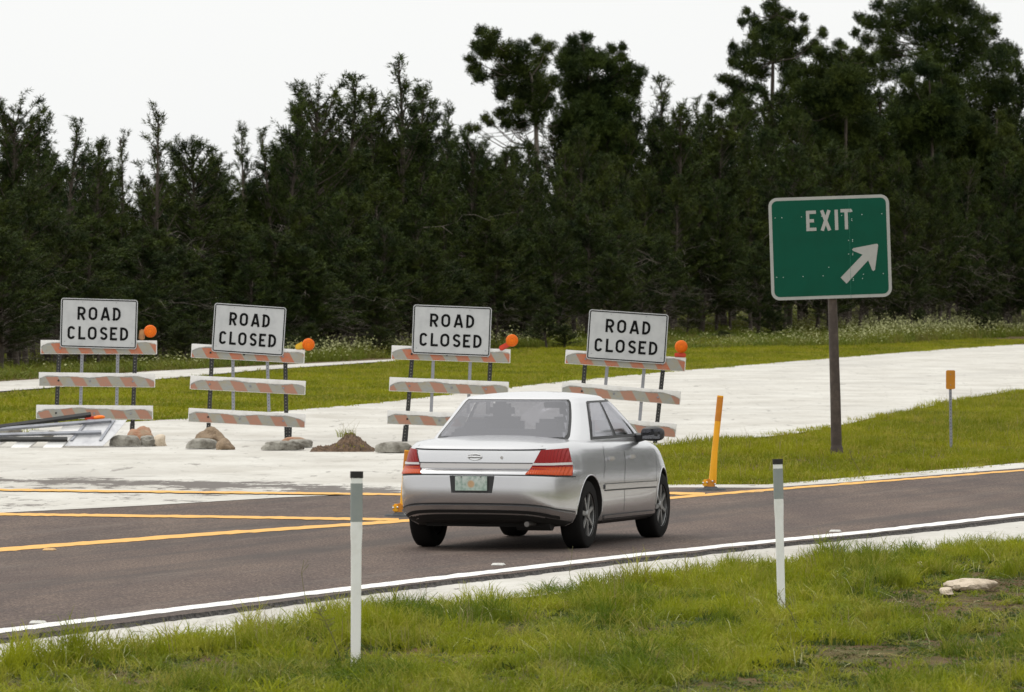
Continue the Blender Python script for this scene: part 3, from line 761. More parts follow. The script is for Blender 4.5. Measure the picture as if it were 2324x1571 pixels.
sky_trees = [
    (-60, 330, 0, T_cone[0], 1, 'dark pine cut by the left edge of the picture'),
    (32, 203, 2, T_round[0], .85, 'pine with a feathery round top nearest the left edge of the skyline'),
    (96, 258, 5, T_spire[0], .7, 'thin pine spire just right of the feathery leftmost crown'),
    (150, 262, 0, T_open[1], 1, 'loose pine with sky showing round its trunk, above the leftmost road closed sign'),
    (212, 305, 4, T_cone[1], .8, 'short pine in the first dip of the skyline, above the leftmost sign'),
    (285, 288, 6, T_open[0], .7, 'sparse pine just left of the tall airy spire at left'),
    (345, 226, 2, T_open[0], .85, 'tall airy pine spire standing alone above the left part of the skyline'),
    (440, 303, 0, T_round[1], 1.05, 'low round-headed pine with long needles in the dip left of centre'),
    (500, 345, 3, T_cone[2], .9, 'low dark pine in the deepest dip of the skyline'),
    (551, 272, 5, T_spire[1], .65, 'narrow pointed pine above the second road closed sign'),
    (612, 285, 2, T_open[1], .8, 'ragged pine at the left foot of the higher middle group'),
    (655, 208, 0, T_cone[0], .75, 'dense dark pine, first of the higher middle group'),
    (715, 168, 2, T_round[0], .8, 'dark pine with a round knob of a top in the middle group'),
    (790, 163, 0, T_spire[0], 1.0, 'double-pointed pine in the middle group, right of the round-topped one'),
    (848, 190, 5, T_cone[1], .8, 'pine filling the gap left of the tallest middle spire'),
    (903, 122, 2, T_open[1], .95, 'tallest airy pine of the middle group, sky showing through its limbs'),
    (958, 185, 0, T_cone[2], .75, 'green pine right against the tallest airy spire'),
    (1010, 226, 5, T_spire[1], .7, 'slim pine with upswept tips at the right end of the middle group'),
    (1062, 285, 0, T_full[0], .8, 'low bushy pine under the bare limbs of the leaning tall pine'),
    (1140, 330, 0, T_cone[1], .8, 'low pine in front of the leaning tall pine'),
    (1486, 166, 3, T_spire[0], .75, 'pointed pine just right of the broad central crown'),
    (1535, 222, 0, T_cone[0], .8, 'low pine in the skyline dip left of the exit sign'),
    (1590, 215, 4, T_open[1], .7, 'thin grey-tipped pine in the dip left of the feathery tall pine'),
    (1640, 262, 0, T_full[1], .8, 'bushy pine at the left foot of the feathery tall pine'),
    (1905, 140, 12, T_cone[2], .8, 'dark pine between the feathery tall pine and the biggest dark pine'),
    (1990, 190, 8, T_cone[1], .8, 'dark pine filling the gap left of the biggest dark pine'),
    (2380, 190, 4, T_cone[0], 1, 'pine cut by the right edge of the picture'),
]
for x, yt, dd, (tr, cr), ws, lab in sky_trees:
    add_tree(tr, cr, x, yt, tl(x) + 4 + dd, ws, 'pine_tree', lab, GP)
lab_fill = 'dark green pine packed into the shaded body of the forest below the skyline'
rr_ = np.random.default_rng(5)
skyl = [(-1200, 330), (0, 250), (60, 260), (150, 330), (210, 345), (345, 345), (440, 365), (500, 380), (560, 370), (655, 290), (790, 240), (900, 240), (1000, 290), (1070, 340), (1180, 350), (1250, 260), (1400, 200), (1480, 250), (1600, 280), (1700, 240), (1900, 180), (2324, 200), (3400, 200)]
allT = T_cone + T_full + T_round
for row, (step, drop, dd) in enumerate([(50, 40, 18), (54, 110, 10), (56, 200, -4), (64, 310, -9), (170, 400, -13)]):
    x = -640 + 20 * row
    while x < 2960:
        xx = x + rr_.uniform(-18, 18)
        yt = lerp_poly(skyl, xx) - (55 if xx > 1000 else 25) + drop + rr_.uniform(-35, 45)
        pool = allT if row < 3 else T_full
        tr, cr = pool[rr_.integers(0, len(pool))]
        d = tl(xx) + dd + rr_.uniform(-3, 3)
        if yt < 690:
            H = CAMH + (HY - yt) / F * d
            add_tree(tr, cr, xx, yt, d, float(np.clip(9.0 / H, 1.15, 2.1)) * rr_.uniform(.85, 1.15), 'pine_tree', lab_fill, 'pines packed into the body of the forest')
        x += step * (1.0 if -50 < x < 2380 else 2.2)
# low shrubs at the forest foot
def shrub(x, ytop, d, w, label, group=None):
    b = V(x, 800, d); z = float(terr_z(np.array(b.x), np.array(b.y))); H = CAMH + (HY - ytop) / F * d - z
    root = empty('shrub', (b.x, b.y, z), random.random() * 6, label, 'shrub', group); root.scale = (w, w, H / 10)
    t = T_full[int(x) % 3]; link('stem', t[0], root, M['bark']); link('foliage', t[1], root, M['needle'])
for x, yt, dd, w, lab in [(1280, 742, -22, .30, 'low feathery green shrub behind the gap between the two right hand barricades'),
                      (1640, 752, -20, .26, 'low dark shrub in front of the forest just left of the exit sign post'),
                      (1240, 700, -20, .4, 'dark rounded shrub behind the third warning light'),
                      (1760, 712, -19, .4, 'dark rounded shrub just below the left corner of the exit sign'),
                      (2240, 690, -22, .4, 'dark shrub behind the flowering hump at right'),
                      (420, 745, -16, .36, 'dark low shrub just left of the second road closed sign'),
                      (700, 735, -18, .36, 'dark low shrub directly behind the second warning light'),
                      (860, 745, -18, .34, 'dark low shrub just left of the third road closed sign')]:
    shrub(x, yt, tl(x) + dd, w, lab, 'shrubs at the foot of the forest')

# ------------------------------------------------------------------ lettering (flat strokes, a hair proud of the sheet)
def arc(cx, cy, rx, ry, a0, a1, n=14):
    return [(cx + rx * math.cos(R(a0 + (a1 - a0) * i / n)), cy + ry * math.sin(R(a0 + (a1 - a0) * i / n))) for i in range(n + 1)]
def ribbon2d(pts, th, closed=False):
    n = len(pts); L = []; Rr = []
    for i in range(n):
        p = Vector((*pts[i],)); 
        a = Vector(pts[(i - 1) % n]) if (i > 0 or closed) else None
        b = Vector(pts[(i + 1) % n]) if (i < n - 1 or closed) else None
        d1 = (p - a).normalized() if a is not None else (b - p).normalized()
        d2 = (b - p).normalized() if b is not None else d1
        t = (d1 + d2).normalized(); nrm = Vector((-t.y, t.x)); k = th / 2 / max(.35, nrm.dot(Vector((-d1.y, d1.x))))
        L.append(p + nrm * k); Rr.append(p - nrm * k)
    vs = L + Rr; m = n if closed else n - 1
    return vs, [(i, (i + 1) % n, n + (i + 1) % n, n + i) for i in range(m)]
def glyph(ch, w, h, t):
    """strokes of a road-sign capital, origin bottom left"""
    e = t / 2; x0, x1, y0, y1 = e, w - e, e, h - e; ym = h * .5
    if ch == 'O': 
        r = (x1 - x0) / 2
        return [(arc((x0 + x1) / 2, y1 - r, r, r, 0, 180) + arc((x0 + x1) / 2, y0 + r, r, r, 180, 360), True)]
    if ch == 'C':
        r = (x1 - x0) / 2
        return [(arc((x0 + x1) / 2, y1 - r, r, r, 12, 180) + arc((x0 + x1) / 2, y0 + r, r, r, 180, 348), False)]
    if ch == 'L': return [([(x0, h), (x0, 0)], False), ([(x0 + e, y0), (w, y0)], False)]
    if ch == 'E': return [([(x0, h), (x0, 0)], False), ([(x0 + e, y1), (w, y1)], False), ([(x0 + e, ym), (w * .78, ym)], False), ([(x0 + e, y0), (w, y0)], False)]
    if ch == 'I': return [([(w / 2, h), (w / 2, 0)], False)]
    if ch == 'T': return [([(0, y1), (w, y1)], False), ([(w / 2, y1 - e), (w / 2, 0)], False)]
    if ch == 'X': return [([(x0 + .1 * e, h), (x1 - .1 * e, 0)], False), ([(x1 - .1 * e, h), (x0 + .1 * e, 0)], False)]
    if ch == 'A': return [([(x0, 0), (w / 2 - .25 * e, h)], False), ([(x1, 0), (w / 2 + .25 * e, h)], False), ([(w * .24, h * .27), (w * .76, h * .27)], False)]
    if ch == 'D':
        r = min((x1 - x0), h / 2 - e) * .8
        return [([(x0, h), (x0, 0)], False), ([(x0 + e, y1), (x1 - r, y1)] + arc(x1 - r, y1 - r, r, r, 90, 0)[1:] + arc(x1 - r, y0 + r, r, r, 0, -90) + [(x0 + e, y0)], False)]
    if ch == 'R':
        r = h * .235; yb = y1 - 2 * r
        return [([(x0, h), (x0, 0)], False), ([(x0 + e, y1), (x1 - r, y1)] + arc(x1 - r, y1 - r, r, r, 90, -90)[1:] + [(x0 + e, yb)], False), ([(x0 + (x1 - x0) * .45, yb), (x1, 0)], False)]
    if ch == 'S':
        r = h / 4 - e / 2; rx = (x1 - x0) / 2; cx = w / 2
        return [(arc(cx, y1 - r, rx, r, 20, 200, 12) + [(cx - rx * .62, ym + r * .28), (cx + rx * .62, ym - r * .28)] + arc(cx, y0 + r, rx, r, 20, -160, 12), False)]
def letter(ch, x, z, w, h, t, parent, m, y=-.0035):
    vs = []; fs = []
    for q, (pts, cl_) in enumerate(glyph(ch, w, h, t)):
        v2, f2 = ribbon2d(pts, t, cl_); k = len(vs)
        vs += [(x + p.x, y - .0012 * q, z + p.y) for p in v2]; fs += [tuple(k + i for i in f) for f in f2]
    return link('letter', pydata('letter', vs, fs), parent, m)
def rrect(w, h, r, inset=0, n=6):
    w0, h0, x, z = w - inset, h - inset, inset, inset; r = max(r - inset, .004)
    return arc(w0 - r, h0 - r, r, r, 0, 90, n) + arc(x + r, h0 - r, r, r, 90, 180, n) + arc(x + r, z + r, r, r, 180, 270, n) + arc(w0 - r, z + r, r, r, 270, 360, n)
def plate_mesh(name, w, h, r, th, inset=0, bend=0):
    bm = bmesh.new(); pts = rrect(w, h, r, inset)
    a = [bm.verts.new((p[0], 0, p[1])) for p in pts]; b = [bm.verts.new((p[0], th, p[1])) for p in pts]
    bm.faces.new(a); bm.faces.new(b[::-1]); n = len(a)
    for i in range(n): bm.faces.new((a[i], b[i], b[(i + 1) % n], a[(i + 1) % n]))
    return bm_mesh(name, bm)
def ring_mesh(name, w, h, r, i0, i1, y):
    a = rrect(w, h, r, i0); b = rrect(w, h, r, i1); n = len(a)
    return pydata(name, [(p[0], y, p[1]) for p in a] + [(p[0], y, p[1]) for p in b], [(i, (i + 1) % n, n + (i + 1) % n, n + i) for i in range(n)])

# ------------------------------------------------------------------ road closed barricades
stripes = [m_stripe('faded_stripes_a', .0, False), m_stripe('faded_stripes_b', .37, False), m_stripe('faded_stripes_c', .71, False)]
freshst = m_stripe('brighter_stripes', .55, True)
def to_local(o, p): return Vector(p) - o
def bar_board(root, org, d, tl_, tr_, h, k, top):
    """white plastic board with a peeling striped sheet"""
    a = to_local(org, V(*tl_, d)); b = to_local(org, V(*tr_, d)); hh = h * px(d)
    ex = (b - a); L = ex.length; ang = -math.atan2(ex.z, ex.x)
    bm = bmesh.new(); box_bm(bm, (L / 2, .02, -hh / 2), (L, .035, hh), bevel=.004)
    o = link('board', bm_mesh('board', bm), root, M['board'], a, (0, ang, 0))
    n = 70; rg = np.random.default_rng(k * 17 + 3); vs = []; fs = []; lv = []; lf = []
    ph = rg.uniform(0, 6, 4)
    base = hh * (.14 if top else rg.uniform(.25, .31))
    amp = hh * .055
    for i in range(n):
        t = i / (n - 1); x = .012 + (L - .024) * t
        cut = base + amp * (math.sin(t * 9 + ph[0]) + .6 * math.sin(t * 23 + ph[1])) + abs(rg.normal(0, hh * .012))
        end = hh * .30 * (math.exp(-t / .045) + .7 * math.exp(-(1 - t) / .05)) * (1.0 if rg.random() < .9 else .8)
        cut = min(cut + end, hh * .75)
        vs += [(x, -.001, -cut), (x, -.001, -hh * .965)]
        lip = max(0, hh * (.035 + .05 * max(0, math.sin(t * 17 + ph[2]))) + .12 * end)
        lv += [(x, -.003 - lip * .5, -cut + lip * .25), (x, -.0022, -cut - lip * .8)]
    for i in range(n - 1):
        q = (2 * i, 2 * i + 1, 2 * i + 3, 2 * i + 2); fs.append(q); lf.append(q)
    link('striped_sheet', pydata('striped_sheet', vs, fs), o, freshst if top else stripes[k % 3])
    link('peeling_edge', pydata('peeling_edge', lv, lf), o, M['peel'])
    for t in (.17, .5 + rg.uniform(-.08, .08), .81):
        bm = bmesh.new(); bmesh.ops.create_cone(bm, cap_ends=True, segments=10, radius1=.017, radius2=.012, depth=.012, matrix=Matrix.Translation((L * t, -.008, -hh * .58)) @ Matrix.Rotation(R(90), 4, 'X'))
        link('bolt', bm_mesh('bolt', bm), o, M['holed'] if rg.random() < .4 else M['greypost'])
    return o
def post(root, org, d, p0, p1, w, m, name, hole, y=.06):
    a = to_local(org, V(*p0, d)); b = to_local(org, V(*p1, d)); a.y = b.y = y
    ex = b - a; L = ex.length; ang = math.atan2(ex.x, ex.z)
    bm = bmesh.new(); box_bm(bm, (0, 0, L / 2), (w, w * .8, L), bevel=.004)
    o = link(name, bm_mesh(name, bm), root, m, a, (0, ang, 0))
    vs = []; fs = []
    for i in range(int(L / .0508)):
        z = .03 + i * .0508
        if z > L - .02: break
        k = len(vs); r = .0068
        vs += [(r * math.cos(q * 1.0472), -w * .4 - .0015, z + r * math.sin(q * 1.0472)) for q in range(6)]; fs.append(tuple(range(k, k + 6)))
    h = link('punched_holes', pydata('punched_holes', vs, fs), o, hole); h['kind'] = 'stuff'
    return o
def warning_light(root, org, d, c, r, boxc, boxsz, tilt, boxmat, lean=0):
    ctr = to_local(org, V(*c, d)); rr = r * px(d); ctr.y = -.01
    bm = bmesh.new()
    prof = [(0, -.045), (.55, -.042), (.86, -.028), (1, -.008), (1, .02), (.8, .04), (0, .04)]
    n = 28; rings = []
    for q, y in prof:
        rings.append([bm.verts.new((q * rr * math.cos(2 * math.pi * i / n), y, q * rr * math.sin(2 * math.pi * i / n))) for i in range(n)] if q else [bm.verts.new((0, y, 0))])
    for a, b in zip(rings, rings[1:]):
        for i in range(n):
            f = [a[i % len(a)], a[(i + 1) % len(a)], b[(i + 1) % len(b)], b[i % len(b)]]
            f = list(dict.fromkeys(f)); bm.faces.new(f)
    lamp = link('warning_light', bm_mesh('warning_light', bm, True), root, M['amber'], ctr)
    bm = bmesh.new()
    for q in (.35, .62, .88):
        pts = [Vector((q * rr * math.cos(2 * math.pi * i / 24), -.046 + .02 * q * q * q, q * rr * math.sin(2 * math.pi * i / 24))) for i in range(25)]
        tube(bm, pts, .0025, 4, False)
    link('lens_ring', bm_mesh('lens_ring', bm, True), lamp, M['amberlens2'])
    bc = to_local(org, V(*boxc, d)); w, h = boxsz[0] * px(d), boxsz[1] * px(d)
    bm = bmesh.new(); box_bm(bm, (0, .03, 0), (w, .09, h), bevel=min(w, h) * .18)
    link('battery_box', bm_mesh('battery_box', bm), lamp, boxmat, bc - ctr, (0, R(tilt), 0))
    return lamp
def barricade(dbase, boards, h, posts, greys, sign, light, label, sleeves=(), skip=()):
    d = dbase; org = V((posts[0][2] + posts[1][2]) / 2, posts[0][3], d); org.z = 0
    root = empty('barricade', org, 0, label, 'barricade', 'road closed barricades across the ramp')
    for k, (tl_, tr_) in enumerate(boards): bar_board(root, org, d, tl_, tr_, h, k + int(org.x * 3) % 3, k == 0)
    for x0, y0, x1, y1 in posts: post(root, org, d, (x1, y1), (x0, y0), .066, M['blackpost'], 'upright', M['hole'], .07)
    for x0, y0, x1, y1 in greys: post(root, org, d, (x1, y1), (x0, y0), .05, M['greypost'], 'sign_post', M['holed'] if org.x < -2 else M['hole'], .066)
    for x0, y0, x1, y1 in sleeves: post(root, org, d, (x1, y1), (x0, y0), .075, M['blackpost'], 'sleeve', M['hole'], .045)
    (xa, ya), (xb, yb), (xc, yc) = sign          # bottom left, bottom right, top left
    a = to_local(org, V(xa, ya, d)); b = to_local(org, V(xb, yb, d)); c = to_local(org, V(xc, yc, d)); a.y = -.03
    ex = b - to_local(org, V(xa, ya, d)); w = ex.length; hh = (c - to_local(org, V(xa, ya, d))).length; ang = -math.atan2(ex.z, ex.x)
    sp_ = link('sign_panel', plate_mesh('sign_panel', w, hh, .045, .003), root, M['signwhite'], a, (0, ang, 0))
    link('border', ring_mesh('border', w, hh, .045, .014, .030, -.003), sp_, M['signblack'])
    H2 = hh * .266; t = H2 * .175
    for ch, f0, f1 in (('R', .219, .325), ('O', .363, .477), ('A', .520, .645), ('D', .681, .781)):
        letter(ch, w * f0, hh * .565, w * (f1 - f0), H2, t, sp_, M['signblack'])
    for ch, f0, f1 in (('C', .096, .194), ('L', .237, .330), ('O', .360, .475), ('S', .518, .618), ('E', .649, .742), ('D', .781, .886)):
        letter(ch, w * f0, hh * .168, w * (f1 - f0), H2, t, sp_, M['signblack'])
    for u_, v_ in ((.28, .93), (.72, .93), (.06, .12), (.94, .12), (.28, .74), (.72, .3)):
        bm = bmesh.new(); bmesh.ops.create_cone(bm, cap_ends=True, segments=8, radius1=.008, radius2=.006, depth=.004, matrix=Matrix.Translation((w * u_, -.005, hh * v_)) @ Matrix.Rotation(R(90), 4, 'X'))
        link('bolt', bm_mesh('bolt', bm), sp_, M['greypost'])
    warning_light(root, org, d, *light)
    return root
barricade(99.5, [((92, 772), (356, 773)), ((88, 845), (352, 848)), ((82, 919), (347, 921))], 31.5,
    [(134, 790, 126, 968), (307, 790, 299, 994)], [(186, 790, 182, 925), (267, 790, 264, 925)],
    ((136, 788), (310, 793), (140, 676)), ((341, 752), 14.2, (322, 760), (13, 24), 8, M['tanbox']),
    'leftmost road closed barricade, with a bleached tan battery box beside its amber light', [(300, 961, 299, 994)])
barricade(98.5, [((435, 780), (692, 794)), ((432, 852), (694, 865)), ((428, 926), (694, 940))], 31.5,
    [(481, 800, 472, 985), (647, 810, 650, 1000)], [(528, 800, 529, 932), (606, 806, 610, 935)],
    ((480, 798), (643, 809), (480, 687)), ((700, 782), 14, (681, 786), (22, 15), -28, M['yellowbox']),
    'second road closed barricade from the left, with a yellow battery box beside its amber light', [(657, 967, 656, 1000)])
barricade(97.5, [((889, 784), (1159, 793)), ((884, 856), (1155, 867)), ((879, 931), (1150, 942))], 31.5,
    [(936, 800, 920, 1003), (1114, 800, 1103, 1010)], [(984, 800, 978, 945), (1068, 806, 1062, 945)],
    ((934, 803), (1112, 810), (937, 691)), ((1162, 773), 14, (1146, 786), (28, 12), -28, M['redbox']),
    'third road closed barricade, with a tilted red box under its light, partly behind the car', [(921, 966, 917, 1003)])
barricade(96.5, [((1284, 794), (1557, 812)), ((1276, 866), (1546, 888)), ((1268, 940), (1536, 962))], 31.5,
    [(1329, 810, 1314, 1010), (1507, 820, 1486, 1014)], [(1380, 810, 1368, 955), (1464, 816, 1452, 955)],
    ((1330, 815), (1510, 827), (1338, 702)), ((1546, 787), 14.5, (1544, 806), (26, 10), 2, M['redbox']),
    'rightmost road closed barricade, with a flat red box under its upright amber light')

# cement bags, sand and soil that hold the barricades down
def lump(name, x0, x1, ytop, ybot, m, label, cat, group=None, depth=.5, seed=0, sub=4, rough_=.06, flat=.75, dz=0, parent=None):
    a = U(x0, ybot); d = a.y; w = (x1 - x0) * px(d); h = (ybot - ytop) * px(d); x = (x0 + x1) / 2
    c = U(x, ybot); bm = bmesh.new(); bmesh.ops.create_icosphere(bm, subdivisions=sub, radius=1)
    rg = np.random.default_rng(seed); f = rg.normal(size=(9, 3)) * 2.6; ph = rg.uniform(0, 6, 9); f2 = rg.normal(size=(7, 3)) * 9
    bagl = m in (M['bag'],)
    if bagl: rough_ *= 1.5
    for v in bm.verts:
        p = v.co.copy(); pn_ = np.array(p)
        n_ = sum(math.sin(f[k].dot(pn_) + ph[k]) for k in range(9)) / 9
        n2 = sum(1 - abs(math.sin(f2[k].dot(pn_) + ph[k])) for k in range(7)) / 7 - .36
        r = 1 + n_ * rough_ * 3 + n2 * rough_ * 1.2
        e = .62 if bagl else flat
        q = Vector([math.copysign(abs(t) ** e, t) for t in p]) * r
        if not bagl and m in (M['sand'], M['cloth']):      # heaps narrow towards the top
            q.x *= 1.1 - .3 * max(0, q.z)
        top_ = .60 if bagl else .8
        v.co = Vector((q.x * w / 2, q.y * depth / 2, max(q.z, -.3) * h * top_ + .25 * h))
    o = link(name, bm_mesh(name, bm, True), parent, m, (c.x, c.y + depth / 2 + dz, 0) if parent is None else None)
    if label: tag(o, label, cat, group)
    return o
G = 'cement bags weighing down the barricades'
lump('cement_bag', 250, 322, 984, 1015, M['bag'], 'dark grey cement bag under the right post of the leftmost barricade', 'cement bag', G, .45, 1)
lump('cement_bag', 318, 352, 988, 1014, M['bag'], 'small broken grey bag end beside the orange sack cloth at left', 'cement bag', G, .4, 2, rough_=.12)
lump('sack_cloth', 286, 345, 972, 1004, M['cloth'], 'torn orange sack cloth heaped round the right post of the leftmost barricade', 'sack cloth', None, .5, 3, rough_=.14, dz=.3)
lump('broken_concrete', 344, 375, 990, 1013, M['rock'], 'small grey and orange rubble chunk at the right end of the left bags', 'rubble', None, .3, 4, 3, .15)
lump('cement_bag', 423, 490, 992, 1020, M['bag'], 'grey rounded cement bag under the left post of the second barricade', 'cement bag', G, .45, 5)
lump('sand_heap', 442, 506, 979, 1012, M['sand'], 'orange brown sand heap round the left post of the second barricade', 'sand heap', None, .8, 6, rough_=.24, flat=.9, dz=.25)
lump('sand_heap', 484, 527, 1000, 1021, M['sand'], 'small sand spill at the right end of the grey bag', 'sand heap', None, .4, 16, rough_=.2, flat=1.0, dz=-.1)
lump('cement_bag', 592, 684, 998, 1023, M['bag'], 'long flat grey cement bag under the right post of the second barricade', 'cement bag', G, .45, 7)
lump('cement_bag', 650, 704, 996, 1018, M['bag'], 'short grey bag lying behind the long flat one, left of the soil mound', 'cement bag', G, .45, 8, dz=.35)
lump('sack_cloth', 640, 690, 993, 1003, M['cloth'], 'thin orange cloth strip lying over the long flat grey bag', 'sack cloth', None, .4, 9, rough_=.1, dz=.15)
lump('cement_bag', 858, 930, 1000, 1029, M['bag'], 'lumpy grey cement bag under the left post of the third barricade, beside the car', 'cement bag', G, .5, 10, rough_=.1)
lump('cement_bag', 1068, 1140, 1000, 1029, M['bag'], 'grey cement bag under the right post of the third barricade', 'cement bag', G, .5, 11)
# soil mound with rough lumps and a grass tuft
def mound():
    a = U(700, 1026); c = U(775, 1026); w = 150 * px(a.y); bm = bmesh.new(); nx, ny = 70, 34
    g = [[None] * ny for _ in range(nx)]
    for i in range(nx):
        for j in range(ny):
            x = (i / (nx - 1) - .5) * w; y = (j / (ny - 1) - .5) * 1.6
            hx = float(np.interp(i / (nx - 1), [0, .1, .3, .42, .55, .66, .78, .9, 1], [0, .05, .06, .12, .25, .25, .16, .06, 0]))
            e = max(0, 1 - (y / .8) ** 2)
            z = hx * e + (rng.normal(0, .009) + .02 * math.sin(x * 31) * math.sin(y * 27)) * (1 if e * hx > .01 else 0)
            g[i][j] = bm.verts.new((x, y, max(z, -.02) if 0 < i < nx - 1 and 0 < j < ny - 1 else -.02))
    for i in range(nx - 1):
        for j in range(ny - 1): bm.faces.new((g[i][j], g[i + 1][j], g[i + 1][j + 1], g[i][j + 1]))
    o = link('soil_mound', bm_mesh('soil_mound', bm), None, M['soil'], (c.x, c.y + .8, 0))
    return tag(o, 'brown crumbly soil mound with a grass tuft between the second and third barricades', 'soil mound')
md = mound()
def tuft_obj(name, x, y, z, n, h0, h1, m, label, cat, rad=.1, droop=.5, wid=.008, parent=None, d=None):
    me = tuft_mesh(name, n, rad, h0, h1, wid, m, droop, 3)
    p = U(x, y) if d is None else V(x, y, d)
    o = link(name, me, parent, None, (p.x, p.y, z)); 
    return tag(o, label, cat)
c_ = U(775, 1026)
tuft_obj('grass_tuft', 786, 1010, .2, 60, .06, .20, M['grass_mid'], 'green grass tuft growing on top of the soil mound', 'grass tuft', .14, .6, d=c_.y + .7)
tuft_obj('grass_tuft', 795, 1018, .06, 90, .03, .08, M['grass_mid'], 'low green patch on the front slope of the soil mound', 'grass tuft', .22, .5, .012, d=c_.y + .32)
tuft_obj('dry_weed', 790, 1010, .2, 16, .22, .46, M['dry'], 'thin dry seed stalks rising from the soil mound', 'dry weed', .12, .9, .004, d=c_.y + .6)

# ------------------------------------------------------------------ the fallen barricade at left
def fallen():
    d0 = U(150, 1016).y
    def FP(x, y, lift=0):
        t = (1016 - y) / 57.0; d = d0 + .62 * t
        p = V(x, y, d); p.z += lift; return p
    org = Vector((U(100, 1016).x, d0, 0))
    root = empty('fallen_barricade', org, 0, 'fallen barricade lying face down at the left edge, its aluminium sign back uppermost', 'barricade')
    def slab(name, q, th, m, lift=0):
        ps = [FP(x, y, lift) - org for x, y in q]; bm = bmesh.new()
        n = (ps[1] - ps[0]).cross(ps[3] - ps[0]).normalized()
        if n.z < 0: n = -n
        a = [bm.verts.new(p) for p in ps]; b = [bm.verts.new(p - n * th) for p in ps]
        k = len(a); bm.faces.new(a); bm.faces.new(b[::-1])
        for i in range(k): bm.faces.new((a[i], b[i], b[(i + 1) % k], a[(i + 1) % k]))
        return link(name, bm_mesh(name, bm), root, m)
    def pole(name, a, b, w, m, lift):
        bm = bmesh.new(); pa = FP(*a, lift) - org; pb = FP(*b, lift) - org
        tube(bm, [pa, pb], w / 2 * 1.25, 4); return link(name, bm_mesh(name, bm), root, m)
    slab('board', [(-62, 1016), (-18, 1016), (44, 984), (2, 984)], .035, M['board'])
    slab('board', [(24, 1016), (64, 1016), (112, 976), (70, 976)], .035, M['board'])
    slab('board', [(96, 1017), (138, 1017), (196, 958), (152, 958)], .035, M['board'])
    slab('sign_panel', [(146, 1015), (233, 1015), (262, 988), (288, 956), (199, 955)], .006, M['alu'], .02)
    slab('panel_stiffener', [(158, 1005), (164, 1005), (205, 958), (199, 958)], .01, M['greypost'], .04)
    slab('panel_stiffener', [(224, 1005), (230, 1005), (262, 958), (256, 958)], .01, M['greypost'], .04)
    pole('upright', (-60, 1004), (153, 1004), .06, M['blackpost'], .045)
    pole('sign_post', (-60, 998), (230, 990), .05, M['greypost'], .06)
    pole('sign_post', (-60, 988), (253, 963), .05, M['greypost'], .06)
    pole('upright', (-30, 985), (206, 952), .065, M['blackpost'], .075)
    c = FP(224, 948) - org
    bm = bmesh.new(); bmesh.ops.create_uvsphere(bm, u_segments=16, v_segments=10, radius=.1, matrix=Matrix.Translation(c) @ Matrix.Rotation(R(-6), 4, 'Y') @ Matrix.Diagonal((1, 1, .36, 1)))
    w = link('warning_light', bm_mesh('warning_light', bm, True), root, M['amber'])
    bm = bmesh.new(); box_bm(bm, FP(204, 950) - org, (.16, .1, .07), bevel=.02)
    link('battery_box', bm_mesh('battery_box', bm), w, M['redbox'])
fallen()
lump('cement_bag', 58, 112, 978, 1004, M['bag'], 'grey bag half hidden under the fallen barricade boards', 'cement bag', G, .5, 21, dz=1.3)
lump('cement_bag', -20, 40, 966, 990, M['bag'], 'grey bag behind the fallen barricade at the left edge', 'cement bag', G, .5, 22, dz=.5)
tuft_obj('grass_tuft', 62, 985, 0, 50, .08, .22, M['grass_mid'], 'pale grass tuft behind the fallen barricade', 'grass tuft', .2, .5)

